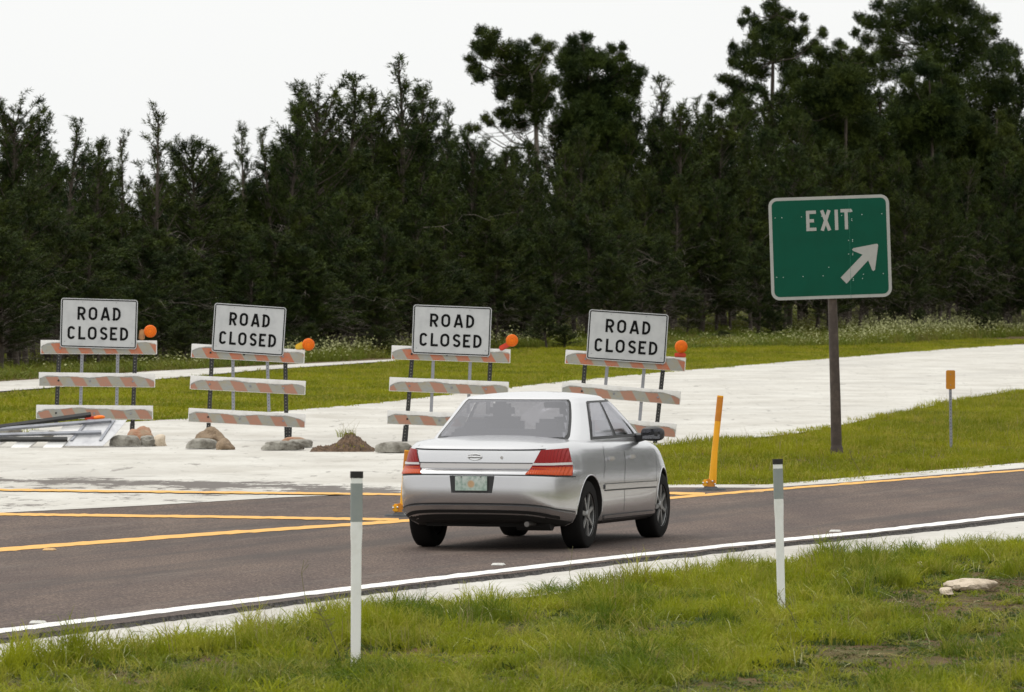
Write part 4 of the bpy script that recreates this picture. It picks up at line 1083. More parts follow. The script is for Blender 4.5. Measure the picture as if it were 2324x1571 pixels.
# ------------------------------------------------------------------ exit sign
def exit_sign():
    base = U(1899, 1031); d = base.y; s = px(d)
    root = empty('exit_sign', (base.x, d, 0), 0, 'large green exit sign with a white arrow on a brown steel post', 'exit sign')
    o0 = Vector((base.x, d, 0))
    bm = bmesh.new()
    P = [V(1899, 1036, d) - o0, V(1896, 900, d) - o0, V(1889, 678, d) - o0, V(1886, 560, d) - o0]
    tube(bm, P, [.080, .076, .066, .062], 20); link('post', bm_mesh('post', bm, True), root, M['brownpost'])
    bm = bmesh.new(); tube(bm, [V(1899.5, 1033, d) - o0, V(1899, 1018, d) - o0, V(1898.7, 1010, d) - o0], [.094, .092, .078], 20)
    link('post_collar', bm_mesh('post_collar', bm, True), root, M['brownpost'])
    # panel frame: crop of the print, scaled 3.928*1.2586, from (1688.4, 397.3)
    k = 4.944; cv = lambda x, y: (1688.4 + x / k, 397.3 + y / k)
    ph = R(1.95)
    TL = (267, 263)
    def loc(x, y):    # crop px -> panel metres from bottom left
        dx, dy = x - TL[0], y - TL[1]
        lx = dx * math.cos(ph) - dy * math.sin(ph); ly = dx * math.sin(ph) + dy * math.cos(ph)
        return lx / k * s, (1148 - ly) / k * s
    w, h = 1352 / k * s, 1148 / k * s
    blx, bly = TL[0] + 1148 * math.sin(ph), TL[1] + 1148 * math.cos(ph)
    a = V(*cv(blx, bly), d) - o0; a.y = -.12
    pn = link('sign_panel', plate_mesh('sign_panel', w, h, .125, .006), root, M['greenwhite'], a, (0, -ph, 0))
    g = link('green_field', plate_mesh('green_field', w, h, .125, .001, .046), pn, M['green'], (0, -.002, 0))
    lh = 228 / k * s; t = 37 / k * s
    for ch, x, y, wd in (('E', 697, 632, 112), ('X', 853, 627, 124), ('I', 1016, 620, 40), ('T', 1085, 613, 122)):
        lx, lz = loc(x, y); letter(ch, lx, lz, wd / k * s, lh, t, pn, M['greenwhite'], -.0042)
    poly = [(1500, 790), (1494, 775), (1478, 773), (1222, 822), (1208, 836), (1216, 851), (1325, 895), (1080, 1152), (1146, 1220), (1388, 958), (1432, 1068), (1448, 1078), (1464, 1066)]
    q = [loc(*p) for p in poly]
    vs = [(p[0], -.0052, p[1]) for p in q]
    link('arrow', pydata('arrow', vs, [(6, 7, 8, 9), (0, 1, 2, 6, 9), (2, 3, 4, 5, 6), (9, 10, 11, 12, 0)]), pn, M['greenwhite'])
    # seam and rivets
    (xa, za), (xb, zb) = loc(1172, 275), loc(1196, 1385)
    link('panel_seam', pydata('panel_seam', [(xa - .002, -.0058, za), (xa + .002, -.0058, za), (xb + .002, -.0058, zb), (xb - .002, -.0058, zb)], [(0, 1, 2, 3)]), pn, M['green2'])
    riv = [(344, 484), (420, 482), (641, 472), (868, 463), (1090, 455), (1318, 446), (1541, 437), (363, 1150), (437, 1150), (659, 1141), (883, 1132), (1335, 1115), (1558, 1107),
           (1204, 495), (1204, 512), (1168, 735), (1212, 728), (1213, 745), (1170, 888), (1216, 880), (1216, 897), (1222, 1165), (1222, 1183), (1325, 1163), (947, 1036), (1204, 398), (1205, 410)]
    me = None
    for x, y in riv:
        lx, lz = loc(x, y)
        if me is None:
            bm = bmesh.new(); bmesh.ops.create_cone(bm, cap_ends=True, segments=8, radius1=.0075, radius2=.005, depth=.003, matrix=Matrix.Rotation(R(90), 4, 'X')); me = bm_mesh('rivet', bm)
        link('rivet', me, pn, M['rivet'], (lx, -.0065, lz))
    for z_ in (.25, .75):
        bm = bmesh.new(); box_bm(bm, (w * .5, .03, h * z_), (w * .9, .04, .06)); link('back_brace', bm_mesh('back_brace', bm), pn, M['alu'])
M['green2'] = mat('sign_seam', (.01, .16, .10), .5)
M['rivet'] = mat('rivet_head', (.42, .52, .47), .4)
exit_sign()

# ------------------------------------------------------------------ delineators
def delineator(xt, yt, xb, yb, wt, wb, label):
    base = U(xb, yb); d = base.y; s = px(d)
    root = empty('delineator_post', (base.x, d, 0), 0, label, 'delineator post', 'white delineator posts on the near verge')
    o0 = Vector((base.x, d, 0)); top = V(xt, yt, d) - o0; L = top.length; ax = top.normalized()
    def seg(name, t0, t1, r0, r1, m, par=root, mids=None):
        bm = bmesh.new(); ps = [ax * L * t0, ax * L * t1]; rs = [r0, r1]
        if mids:
            ps = [ps[0]] + [ax * L * q for q, _ in mids] + [ps[1]]; rs = [r0] + [r for _, r in mids] + [r1]
        tube(bm, ps, rs, 24, True, (1, .55)); return link(name, bm_mesh(name, bm, True), par, m)
    r, r2 = wt / 2 * s, wb / 2 * s
    seg('tube', -.03, .965, r2 * .93, r * .97, M['postwhite'], mids=[(.3, r2), (.60, r2 * 1.04), (.68, r * .97)])
    seg('reflective_wrap', .735, .937, r, r, M['postgrey']); seg('cap', .965, 1.0, r * 1.06, r * 1.06, M['cap'])
delineator(809.5, 1070, 807, 1502, 28, 23.5, 'nearest white delineator post with a grey wrap and black cap, left foreground')
delineator(1765, 1042, 1774, 1384, 22.5, 18.5, 'farther white delineator post leaning slightly left, right of the silver car')

def yellow_post(xt, yt, xb, yb, w, label, split=True):
    base = UA(xb, yb); d = base.y; s = px(d)
    root = empty('channelizer_post', base, 0, label, 'channelizer post', 'yellow flexible posts at the gore')
    top = V(xt, yt, d) - base; L = top.length; ax = top.normalized(); r = w / 2 * s
    def seg(name, t0, t1, r0, m, dx=0, r1=None, par=root):
        bm = bmesh.new(); tube(bm, [ax * L * t0 + Vector((dx, 0, 0)), ax * L * t1 + Vector((0, 0, 0))], [r0, r1 or r0], 20, True, (1, .7)); return link(name, bm_mesh(name, bm, True), par, m)
    seg('tube', .09, 1.0, r * .98, M['yellowpost'], .0, r)
    seg('tube_fold', .07, .45, r * .55, M['yellowpost'], r * 1.1, r * .9)
    seg('reflective_band', .73, .985, r * 1.03, M['yellowband'])
    bm = bmesh.new(); box_bm(bm, (0, 0, .07), (.10, .06, .13), bevel=.012); hb = link('hinge_block', bm_mesh('hinge_block', bm), root, M['yellowband'])
    bm = bmesh.new(); box_bm(bm, (-.06, 0, .085), (.07, .05, .09), bevel=.015); link('hinge_flap', bm_mesh('hinge_flap', bm), hb, M['yellowpost'])
    for x, z in ((-.09, .09), (-.045, .095), (.02, .11), (.05, .075)):
        bm = bmesh.new(); bmesh.ops.create_uvsphere(bm, u_segments=8, v_segments=6, radius=.011, matrix=Matrix.Translation((x, -.038, z))); link('bolt', bm_mesh('bolt', bm, True), hb, M['bolt'])
    bm = bmesh.new(); n = 24
    for z0, z1, r0, r1 in ((0, .02, .19, .17), (.02, .045, .10, .07)):
        bmesh.ops.create_cone(bm, cap_ends=True, segments=n, radius1=r0, radius2=r1, depth=z1 - z0, matrix=Matrix.Translation((0, 0, (z0 + z1) / 2)))
    b = link('rubber_base', bm_mesh('rubber_base', bm), root, M['rubber'])
yellow_post(1635, 898, 1613, 1113, 14, 'tall yellow flexible post leaning right, standing on the gore right of the car')
yellow_post(925, 1022, 912, 1172, 14, 'yellow flexible post standing on the gore, half hidden by the left rear of the car')

# amber marker on its own post
def marker():
    base = U(2158, 1016); d = base.y; s = px(d); o0 = Vector((base.x, d, 0))
    root = empty('object_marker', o0, 0, 'small amber reflector plate on a thin grey post in the green island at right', 'object marker')
    post(root, o0, d, (2159, 1018), (2157, 870), .042, M['greypost'], 'post', M['holed'], .03)
    a = V(2147, 883.5, d) - o0; w = 21 * s; h = 43 * s
    p = link('plate', plate_mesh('plate', w, h, .022, .003), root, M['ambersign'], a)
    for z_ in (.22, .78):
        bm = bmesh.new(); bmesh.ops.create_cone(bm, cap_ends=True, segments=8, radius1=.008, radius2=.006, depth=.004, matrix=Matrix.Translation((w / 2, -.003, h * z_)) @ Matrix.Rotation(R(90), 4, 'X'))
        link('bolt', bm_mesh('bolt', bm), p, M['greypost'])
marker()

# raised road reflectors
def rpm(x, y, label, m):
    p = UA(x, y, .002); bm = bmesh.new()
    r = bmesh.ops.create_cube(bm, size=1)
    for v in bm.verts: v.co = Vector((v.co.x * .11 * (1 if v.co.z < 0 else .8), v.co.y * .10 * (1 if v.co.z < 0 else .45), (v.co.z + .5) * .018))
    bmesh.ops.bevel(bm, geom=bm.edges[:], offset=.003, segments=1, affect='EDGES')
    tag(link('road_reflector', bm_mesh('road_reflector', bm), None, m, p, (0, 0, R(-15))), label, 'road reflector', 'raised reflectors along the carriageway lines')
M['rpmw'] = dirty('white_reflector_body', (.62, .61, .57), (.4, .39, .36), .4); M['rpmy'] = dirty('yellow_reflector_body', (.62, .34, .08), (.4, .25, .1), .4)
rpm(86, 1415, 'white raised reflector by the white edge line at lower left', M['rpmw'])
rpm(1131, 1283, 'white raised reflector by the white edge line just below the car', M['rpmw'])
rpm(1896, 1207, 'white raised reflector by the white edge line at right', M['rpmw'])
rpm(112, 1249, 'yellow raised reflector on the near yellow line at left', M['rpmy'])
rpm(1722, 1117, 'yellow raised reflector on the yellow line right of the yellow post', M['rpmy'])

# pale rock lying in the near grass, right
def rock(x0, x1, yt, yb, seed, label):
    lump('limestone_rock', x0, x1, yt, yb, M['rock'], label, 'rock', None, .4, seed, 4, .17, .8)
rock(2156, 2262, 1316, 1337, 31, 'pale flat limestone rock lying in the near grass at right')
rock(2078, 2120, 1280, 1298, 32, 'small pale stone in the grass up and left of the flat rock')
rock(2140, 2166, 1338, 1350, 33, 'tiny pale stone in the grass just below the flat rock')
# dry stalk weed by the nearest delineator
def stalk(pts, label, twigs=10, r=.0035, name='dry_weed'):
    d = U(*pts[0]).y; o0 = U(*pts[0]); bm = bmesh.new(); P = [V(x, y, d) - o0 for x, y in pts]
    tube(bm, P, [r * (1 - .6 * i / len(P)) for i in range(len(P))], 4)
    for _ in range(twigs):
        t = random.uniform(.35, .98) * (len(P) - 1); i = int(t); p = P[i].lerp(P[min(i + 1, len(P) - 1)], t - i)
        tube(bm, [p, p + Vector((random.uniform(-.06, .06), random.uniform(-.05, .05), random.uniform(.0, .07)))], r * .5, 3)
    tag(link(name, bm_mesh(name, bm), None, M['stalk'], o0), label, 'dry weed', 'dry weed stalks in the near verge')
M['stalk'] = mat('brown_stalk', (.13, .12, .045), .8)
stalk([(775, 1500), (757, 1450), (735, 1405), (718, 1380)], 'bushy brown weed stalk leaning left beside the nearest delineator post', 26)
stalk([(700, 1395), (688, 1330), (684, 1300), (690, 1270)], 'thin upright grass stalk in front of the carriageway, left of the nearest post', 5, .0025)
stalk([(1300, 1335), (1292, 1300), (1296, 1276), (1300, 1240)], 'thin stalk rising in front of the white line below the car', 4, .0025)
stalk([(1895, 1290), (1892, 1240), (1878, 1205)], 'thin stalk leaning left in front of the right reflector', 3, .0025)
stalk([(1815, 1440), (1795, 1390), (1775, 1365), (1765, 1345)], 'brown stalk beside the foot of the farther delineator post', 8, .003)
stalk([(1965, 1095), (1940, 1050), (1932, 1035), (1928, 1020)], 'dark little weed just right of the exit sign post', 12, .004)

# ------------------------------------------------------------------ the silver saloon
CL, CW, CH = 4.40, .84, 1.40          # length, half width, height
def m_glass():
    m = mat('tinted_car_glass', (.5, .5, .5), .03); t = m.node_tree; t.nodes.clear()
    o = t.nodes.new('ShaderNodeOutputMaterial'); mx_ = t.nodes.new('ShaderNodeMixShader'); tr = t.nodes.new('ShaderNodeBsdfTransparent'); gl = t.nodes.new('ShaderNodeBsdfGlossy'); n = N.__new__(N); n.m = m; n.t = t; n.b = None
    tr.inputs[0].default_value = (.40, .40, .42, 1); gl.inputs[0].default_value = (.95, .95, 1, 1); gl.inputs['Roughness'].default_value = .04; g_ = t.nodes.new('ShaderNodeNewGeometry'); dp = t.nodes.new('ShaderNodeVectorMath'); dp.operation = 'DOT_PRODUCT'
    t.links.new(g_.outputs['Normal'], dp.inputs[0]); t.links.new(g_.outputs['Incoming'], dp.inputs[1])
    fz = n.math('ADD', n.math('MULTIPLY', n.math('POWER', n.math('SUBTRACT', 1.0, n.math('ABSOLUTE', dp.outputs['Value'])), 5.0), .84), .16)
    t.links.new(fz, mx_.inputs[0]); t.links.new(tr.outputs[0], mx_.inputs[1]); t.links.new(gl.outputs[0], mx_.inputs[2]); t.links.new(mx_.outputs[0], o.inputs[0]); return m
def m_two(front, name):
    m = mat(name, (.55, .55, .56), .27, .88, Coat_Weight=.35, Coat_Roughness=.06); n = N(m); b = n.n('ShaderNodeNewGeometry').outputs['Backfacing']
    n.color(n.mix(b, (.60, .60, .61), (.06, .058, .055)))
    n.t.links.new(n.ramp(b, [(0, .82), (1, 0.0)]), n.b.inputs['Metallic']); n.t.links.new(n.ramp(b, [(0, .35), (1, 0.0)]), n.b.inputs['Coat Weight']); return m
M['paint'] = mat('silver_paint', (.55, .55, .56), .27, .88, Coat_Weight=.35, Coat_Roughness=.06)
M['carglass'] = m_glass()
M['seal'] = mat('black_rubber_seal', (.012, .012, .012), .5)
M['plastic'] = mat('black_car_plastic', (.02, .02, .021), .45)
M['under'] = mat('dark_underbody', (.012, .011, .010), .9)
M['tyre'] = mat('tyre_rubber', (.010, .0095, .009), .9, Specular_IOR_Level=.15)
M['rim'] = mat('alloy_rim', (.27, .27, .265), .4, .8)
M['lred'] = mat('red_tail_lens', (.25, .002, .002), .35, Specular_IOR_Level=.25)
M['lorange'] = mat('orange_tail_lens', (.46, .055, .003), .35, Specular_IOR_Level=.25)
for q_ in ('lred', 'lorange'):
    n = N(M[q_]); n.bump(n.n('ShaderNodeTexWave', {'Vector': n.obj(), 'Scale': 16.0}, bands_direction='X').outputs[1], .5, .01)
M['lwhite'] = mat('clear_reverse_lens', (.55, .53, .52), .2)
M['seat'] = mat('dark_grey_upholstery', (.07, .068, .07), .9)
M['chrome'] = mat('bright_trim', (.72, .72, .72), .18, .9)
M['steel'] = mat('exhaust_steel', (.2, .19, .18), .4, .9)
LV = [0, .05, .14, .30, .50, .60, .645, .68, .80, .90, .96, 1.0]
def prof(vals, t): return float(np.interp(t, LV, vals))
INS = [.13, .05, .015, .0, .0, .006, .010, .014, .030, .048, .066, .10]     # side tuck-in
RIN = [.16, .07, .020, .0, .01, .015, .030, .085, .100, .118, .135, .185]    # rear
FIN = [.20, .09, .030, .0, .01, .02, .03, .05, .10, .17, .24, .34]           # nose
def ztop(f): return float(np.interp(f, [0, .3, .8, 1.6, 2.6, 3.3, 3.9, 4.4], [.930, .952, .970, .955, .935, .915, .865, .72]))
def zbot(f): return float(np.interp(f, [0, .25, .7, 3.6, 4.2, 4.4], [.33, .26, .20, .19, .21, .24]))
def loop_rt(t, N_=90, grow=0.0, sx=1.0):
    """right half of the plan outline at level t, from the middle of the tail to the middle of the nose"""
    w = (CW - prof(INS, t)) * sx + grow; r0 = prof(RIN, t) - grow; f1 = CL - prof(FIN, t) + grow
    c = CL / 2; pts = []
    for ph in np.linspace(0, 90, 220):
        lat = w * math.sin(R(ph)) ** (2 / 6.5); f = c - (c - r0) * math.cos(R(ph)) ** (2 / 6.5)
        pts.append((lat, f + .05 * (lat / w) ** 2))
    for ph in np.linspace(90, 180, 220)[1:]:
        lat = w * abs(math.sin(R(ph))) ** (2 / 4.2); f = c + (f1 - c) * abs(math.cos(R(ph))) ** (2 / 4.2)
        pts.append((lat, f - .10 * (lat / w) ** 2 * ((f - c) / (f1 - c))))
    P = np.array(pts)
    sl = P[:, 1] ; P[:, 0] = P[:, 0] * (1 - .035 * np.clip((1.1 - sl) / 1.1, 0, 1) ** 2 - .04 * np.clip((sl - 3.3) / 1.1, 0, 1) ** 2)
    return P
def resample(P, N_):
    s_ = np.concatenate([[0], np.cumsum(np.linalg.norm(np.diff(P, axis=0), axis=1))])
    q = np.linspace(0, s_[-1], N_); return np.stack([np.interp(q, s_, P[:, 0]), np.interp(q, s_, P[:, 1])], -1), s_
def shell(s, t, grow=0.0):
    """point on the body side at arc length s from the tail's middle (negative = left) and level t"""
    P = loop_rt(t, grow=grow); a = np.concatenate([[0], np.cumsum(np.linalg.norm(np.diff(P, axis=0), axis=1))])
    lat = float(np.interp(abs(s), a, P[:, 0])); f = float(np.interp(abs(s), a, P[:, 1]))
    z = zbot(f) + (ztop(f) - zbot(f)) * t
    return Vector((math.copysign(lat, s) if s else 0, f, z))
def s_at_f(f, t=.5):
    P = loop_rt(t); a = np.concatenate([[0], np.cumsum(np.linalg.norm(np.diff(P, axis=0), axis=1))])
    k = np.argmax(P[:, 0] > CW * .8); return float(np.interp(f, P[k:, 1], a[k:]))
def t_at_z(z, f=0.15): return (z - zbot(f)) / (ztop(f) - zbot(f))
def grid_mesh(name, G, smooth=True, close=False):
    n, m = len(G), len(G[0]); vs = [p for r in G for p in r]
    fs = [(i * m + j, (i + 1) * m + j, (i + 1) * m + (j + 1) % m, i * m + (j + 1) % m) for i in range(n - 1) for j in range(m if close else m - 1)]
    return pydata(name, vs, fs, smooth)
car_rot = R(-17.0)
rear = U(1070, 1251, .03); rear.z = .026
car = empty('silver_car', rear, car_rot, 'silver four-door saloon seen from behind, driving away on the carriageway', 'car')
def part(name, me, m, parent=None, smooth=False, **k): return link(name, me, parent or car, m, smooth=smooth, **k)
# body: one closed skin with wheel arches cut out
NP = 120; rings = []
for t in [0, .02, .05, .1, .16, .24, .32, .42, .5, .56, .60, .63, .655, .67, .685, .72, .78, .84, .90, .94, .97, 1.0]:
    P, _ = resample(loop_rt(t), NP)
    half = [(x, f) for x, f in P]; full = half + [(-x, f) for x, f in half[::-1][1:-1]]
    rings.append([Vector((x, f, zbot(f) + (ztop(f) - zbot(f)) * t)) for x, f in full])
top = rings[-1]; m_ = len(top)
def deckz(x, f, q):
    crown = .055 if f < 1.2 else (.075 if f > 3 else .03)
    return ztop(f) + crown * (1 - q ** 2) ** .8 + (.0)
for q in (.97, .90, .8, .65, .45, .25, .08):
    r = []
    for v in top:
        x = v.x * q; f = CL / 2 + (v.y - CL / 2) * (1 - (1 - q) * .35)
        r.append(Vector((x, f, deckz(x, f, q))))
    rings.append(r)
bm = bmesh.new(); G = [[bm.verts.new(p) for p in r] for r in rings]
for a, b in zip(G, G[1:]):
    for k in range(m_): bm.faces.new((a[k], a[(k + 1) % m_], b[(k + 1) % m_], b[k]))
bot = G[0]; H_ = m_ // 2
for r in (G[0], G[-1]):
    for k in range(1, H_):
        a, b, c_1, d_1 = r[k], r[k + 1] if k + 1 <= H_ else r[H_], r[-k - 1] if k + 1 <= H_ - 1 else None, r[-k]
        if k == 1: bm.faces.new((r[0], r[1], r[-1]))
        if k + 1 < H_: bm.faces.new((r[k], r[k + 1], r[m_ - k - 1], r[m_ - k]))
        elif k + 1 == H_: bm.faces.new((r[k], r[H_], r[m_ - k]))
body_me = bm_mesh('body', bm)
WR, WB0, WB1 = .308, .98, 3.56        # wheel radius, rear and front axle
tmp = bpy.data.objects.new('body', body_me); C.objects.link(tmp)
cut_objs = []
for fy in (WB0, WB1):
    for sx in (-1, 1):
        cb = bmesh.new(); bmesh.ops.create_cone(cb, cap_ends=True, segments=48, radius1=.365, radius2=.365, depth=.5,
            matrix=Matrix.Translation((sx * .80, fy, WR - .01)) @ Matrix.Rotation(R(90), 4, 'Y'))
        co = bpy.data.objects.new('cut', bm_mesh('cut', cb)); C.objects.link(co); cut_objs.append(co)
        md_ = tmp.modifiers.new('arch', 'BOOLEAN'); md_.object = co; md_.operation = 'DIFFERENCE'; md_.solver = 'EXACT'
dg = bpy.context.evaluated_depsgraph_get(); dg.update()
cut_me = bpy.data.meshes.new_from_object(tmp.evaluated_get(dg)); cut_me.name = 'body'
bpy.data.objects.remove(tmp)
for co in cut_objs: bpy.data.objects.remove(co)
cut_me.materials.clear(); cut_me.materials.append(M['paint']); cut_me.materials.append(M['under'])
for p in cut_me.polygons:
    c_ = p.center
    inarch = any(math.hypot(c_.y - fy, c_.z - (WR - .01)) < .372 for fy in (WB0, WB1)) and abs(c_.x) < .845 and (abs(p.normal.x) < .3 or abs(c_.x) < .60) and c_.z > .15
    p.material_index = 1 if (inarch or c_.z < .29 and abs(p.normal.z) > .8) else 0
cut_me.polygons.foreach_set('use_smooth', [True] * len(cut_me.polygons))
body = part('body', cut_me, None)
try: cut_me.set_sharp_from_angle(angle=R(38))
except Exception: pass
# cabin
def cab(q, rear_f=None):
    fr = .80 + .62 * q + .05 * math.sin(math.pi * q); ff = 3.36 - .82 * q; w = .745 - .165 * q - .02 * q * q
    return fr, ff, w
def czq(q): return .95 + .41 * (q ** .92)
CN_R, CN_F = 7.0, 5.0
def cab_loop(q, grow=0, n=60):
    fr, ff, w = cab(q); c = (fr + ff) / 2; h = (ff - fr) / 2 + grow; w += grow; pts = []
    for ph in np.linspace(0, 90, n): pts.append((w * math.sin(R(ph)) ** (2 / CN_R), c - h * math.cos(R(ph)) ** (2 / CN_R) + .035 * math.sin(R(ph)) ** (4 / CN_R)))
    for ph in np.linspace(90, 180, n)[1:]: pts.append((w * abs(math.sin(R(ph))) ** (2 / CN_F), c + h * abs(math.cos(R(ph))) ** (2 / CN_F) - .06 * abs(math.sin(R(ph))) ** (4 / CN_F)))
    return np.array(pts)
rings = []
for q in list(np.linspace(-.15, .94, 22)) + [.97, 1.0]:
    qq = max(q, -.15); P, _ = resample(cab_loop(qq if qq > 0 else 0), 90)
    z = czq(qq) if qq > 0 else .95 + qq * .5
    k = 1 - (.0 if q < .94 else .018 if q < .99 else .045)
    cy = (cab(max(qq, 0))[0] + cab(max(qq, 0))[1]) / 2
    half = [(x * k, cy + (f - cy) * k) for x, f in P]; full = half + [(-x, f) for x, f in half[::-1][1:-1]]
    rings.append([Vector((x, f, z)) for x, f in full])
topc = rings[-1]; cy = (cab(1)[0] + cab(1)[1]) / 2
for k in (.96, .85, .7, .5, .3, .1):
    rings.append([Vector((v.x * k, cy + (v.y - cy) * k, 1.36 + .045 * (1 - k * k) ** .9)) for v in topc])
bm = bmesh.new(); G = [[bm.verts.new(p) for p in r] for r in rings]; mm = len(G[0])
for a, b in zip(G, G[1:]):
    for k in range(mm): bm.faces.new((a[k], a[(k + 1) % mm], b[(k + 1) % mm], b[k]))
bm.faces.new(G[-1]); bm.faces.new(G[0][::-1])
dead_f = []
SW = (('rear', (1.36, 2.02, 1.72, 2.04)), ('front', (2.12, 3.02, 2.10, 2.50)))
for f_ in bm.faces:
    c_ = f_.calc_center_median(); q = ((c_.z - .95) / .41); 
    if q <= .02 or q > 1: continue
    q = q ** (1 / .92); fr, ff, w_ = cab(q)
    if .135 < q < .885 and abs(c_.x) < w_ * .80 and (c_.y < fr + .30 or c_.y > ff - .35): dead_f.append(f_)
    elif .125 < q < .83 and abs(c_.x) > w_ * .82:
        v_ = (q - .10) / .75
        for nm, g in SW:
            if g[0] + (g[2] - g[0]) * v_ + .02 < c_.y < g[1] + (g[3] - g[1]) * v_ - .02: dead_f.append(f_); break
bmesh.ops.delete(bm, geom=dead_f, context='FACES')
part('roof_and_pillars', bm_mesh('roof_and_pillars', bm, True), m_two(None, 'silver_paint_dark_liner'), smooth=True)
def cabin_rear(u, q, grow):      # u in -1..1 across the back glass
    fr, ff, w = cab(q); c = (fr + ff) / 2; h = (ff - fr) / 2
    lat = u * w * .865; f = c - h * (1 - min(1, abs(lat) / w) ** CN_R) ** (1 / CN_R) + .035 * (abs(lat) / w) ** 2
    return Vector((lat, f - grow * .6, czq(q) + grow * .8))
def cabin_side(f, q, sx, grow):
    fr, ff, w = cab(q); c = (fr + ff) / 2; h = (ff - fr) / 2; n_ = CN_R if f < c else CN_F
    lat = w * (1 - min(.999, abs((f - c) / h)) ** n_) ** (1 / n_)
    return Vector((sx * (lat + grow), f, czq(q) + grow * .3))
def cabin_front(u, q, grow):
    fr, ff, w = cab(q); c = (fr + ff) / 2; h = (ff - fr) / 2
    lat = u * w * .86; f = c + h * (1 - min(1, abs(lat) / w) ** CN_F) ** (1 / CN_F) - .06 * (abs(lat) / w) ** 2
    return Vector((lat, f + grow * .6, czq(q) + grow * .8))
def rear_pane(name, q0, q1, ex, grow, m, fn=cabin_rear, par=None):
    G = []
    for j in range(17):
        v = j / 16; q = q0 + (q1 - q0) * v
        e = 1 - .035 * ((max(0, abs(v - .5) - .40) / .10) ** 2); G.append([fn(u * ex * e, q, grow) for u in np.linspace(-1, 1, 33)])
    return part(name, grid_mesh(name, G), m, par)
def ring_patch(name, fn, ku, kv, m, n=24):
    b = [(k / n, 0) for k in range(n)] + [(1, k / n) for k in range(n)] + [(1 - k / n, 1) for k in range(n)] + [(0, 1 - k / n) for k in range(n)]
    A = [fn(u, v) for u, v in b]; B = [fn(.5 + (u - .5) * ku, .5 + (v - .5) * kv) for u, v in b]; L2 = len(b)
    return part(name, pydata(name, A + B, [(k, (k + 1) % L2, L2 + (k + 1) % L2, L2 + k) for k in range(L2)]), m)
rw = ring_patch('rear_window_seal', lambda u, v: cabin_rear((u * 2 - 1) * (1 - .03 * (max(0, abs(v - .5) - .4) / .1) ** 2), .06 + .885 * v, .003), .94, .90, M['seal'])
rear_pane('rear_window', .10, .915, .965, .008, M['carglass'], par=rw)
ws = rear_pane('windshield', .08, .93, .97, .006, M['carglass'], cabin_front)
# what shows through the glass
bm = bmesh.new(); box_bm(bm, (0, 2.15, .955), (1.30, 2.3, .03)); part('cabin_floor', bm_mesh('cabin_floor', bm), M['under'])
bm = bmesh.new(); box_bm(bm, (0, 1.28, 1.01), (1.16, .14, .12), bevel=.03); rs = part('rear_seat', bm_mesh('rear_seat', bm), M['seat'])
for x in (-.34, .34):
    bm = bmesh.new(); box_bm(bm, (x, 1.27, 1.10), (.24, .09, .13), bevel=.035); part('headrest', bm_mesh('headrest', bm, True), M['seat'], rs)
for x in (-.34, .34):
    bm = bmesh.new(); box_bm(bm, (x, 2.05, 1.05), (.42, .12, .24), bevel=.04); fs_ = part('front_seat', bm_mesh('front_seat', bm, True), M['seat'])
    bm = bmesh.new(); box_bm(bm, (x, 2.04, 1.225), (.24, .09, .13), bevel=.035); part('headrest', bm_mesh('headrest', bm, True), M['seat'], fs_)
bm = bmesh.new(); box_bm(bm, (0, 2.62, 1.27), (.22, .02, .06), bevel=.01); part('inner_mirror', bm_mesh('inner_mirror', bm), M['seal'])
def side_pane(name, f00, f01, f10, f11, q0, q1, sx, grow, m, par=None):
    G = []
    for j in range(11):
        v = j / 10; a = f00 + (f10 - f00) * v; b = f01 + (f11 - f01) * v
        G.append([cabin_side(a + (b - a) * i / 14, q0 + (q1 - q0) * v, sx, grow) for i in range(15)])
    return part(name, grid_mesh(name, G), m, par)
for sx in (-1, 1):
    for nm, g in (('rear', (1.36, 2.02, 1.72, 2.04)), ('front', (2.12, 3.02, 2.10, 2.50))):
        def sfn(u, v, g=g, sx=sx):
            a = g[0] - .05 + (g[2] - .04 - g[0] + .05) * v; b = g[1] + .05 + (g[3] + .04 - g[1] - .05) * v
            return cabin_side(a + (b - a) * u, .05 + .85 * v, sx, .004)
        o = ring_patch('side_window_seal', sfn, .84, .86, M['seal'])
        side_pane('side_window', g[0], g[1], g[2], g[3], .10, .85, sx, .009, M['carglass'], o)
# patches laid on the body skin
def patch(name, s0, s1, t0, t1, grow, m, ns=16, ntt=6, par=None, s0b=None, s1b=None, tf=None):
    G = []
    for j in range(ntt + 1):
        v = j / ntt; t = t0 + (t1 - t0) * v
        a = s0 + ((s0b if s0b is not None else s0) - s0) * v; b = s1 + ((s1b if s1b is not None else s1) - s1) * v
        G.append([shell(a + (b - a) * i / ns, t + (tf(a + (b - a) * i / ns) if tf else 0), grow) for i in range(ns + 1)])
    return part(name, grid_mesh(name, G), m, par)
T = t_at_z
for sx in (-1, 1):
    o = patch('tail_light', sx * .49, sx * 1.08, T(.685), T(.905), .006, M['lred'], 22, 6, s0b=sx * .60, s1b=sx * .99)
    patch('amber_lens', sx * .49, sx * 1.07, T(.688), T(.755), .012, M['lorange'], 22, 4, o, s0b=sx * .535, s1b=sx * 1.04)
    patch('clear_strip', sx * .53, sx * 1.05, T(.772), T(.792), .014, M['lwhite'], 22, 2, o, s0b=sx * .54, s1b=sx * 1.04)
patch('garnish_strip', -.525, .525, T(.742), T(.786), .006, M['lwhite'], 24, 3)
patch('trim_line', -.60, .60, T(.789), T(.795), .010, M['seal'], 24, 1)
SG = s_at_f(.60, .64)
patch('trunk_lower_gap', -SG, SG, T(.673), T(.683), .004, M['seal'], 60, 2)
tr_ = []
for sx in (-1, 1):
    patch('trunk_side_gap', sx * .600, sx * .605, T(.907), .995, .003, M['seal'], 1, 4)
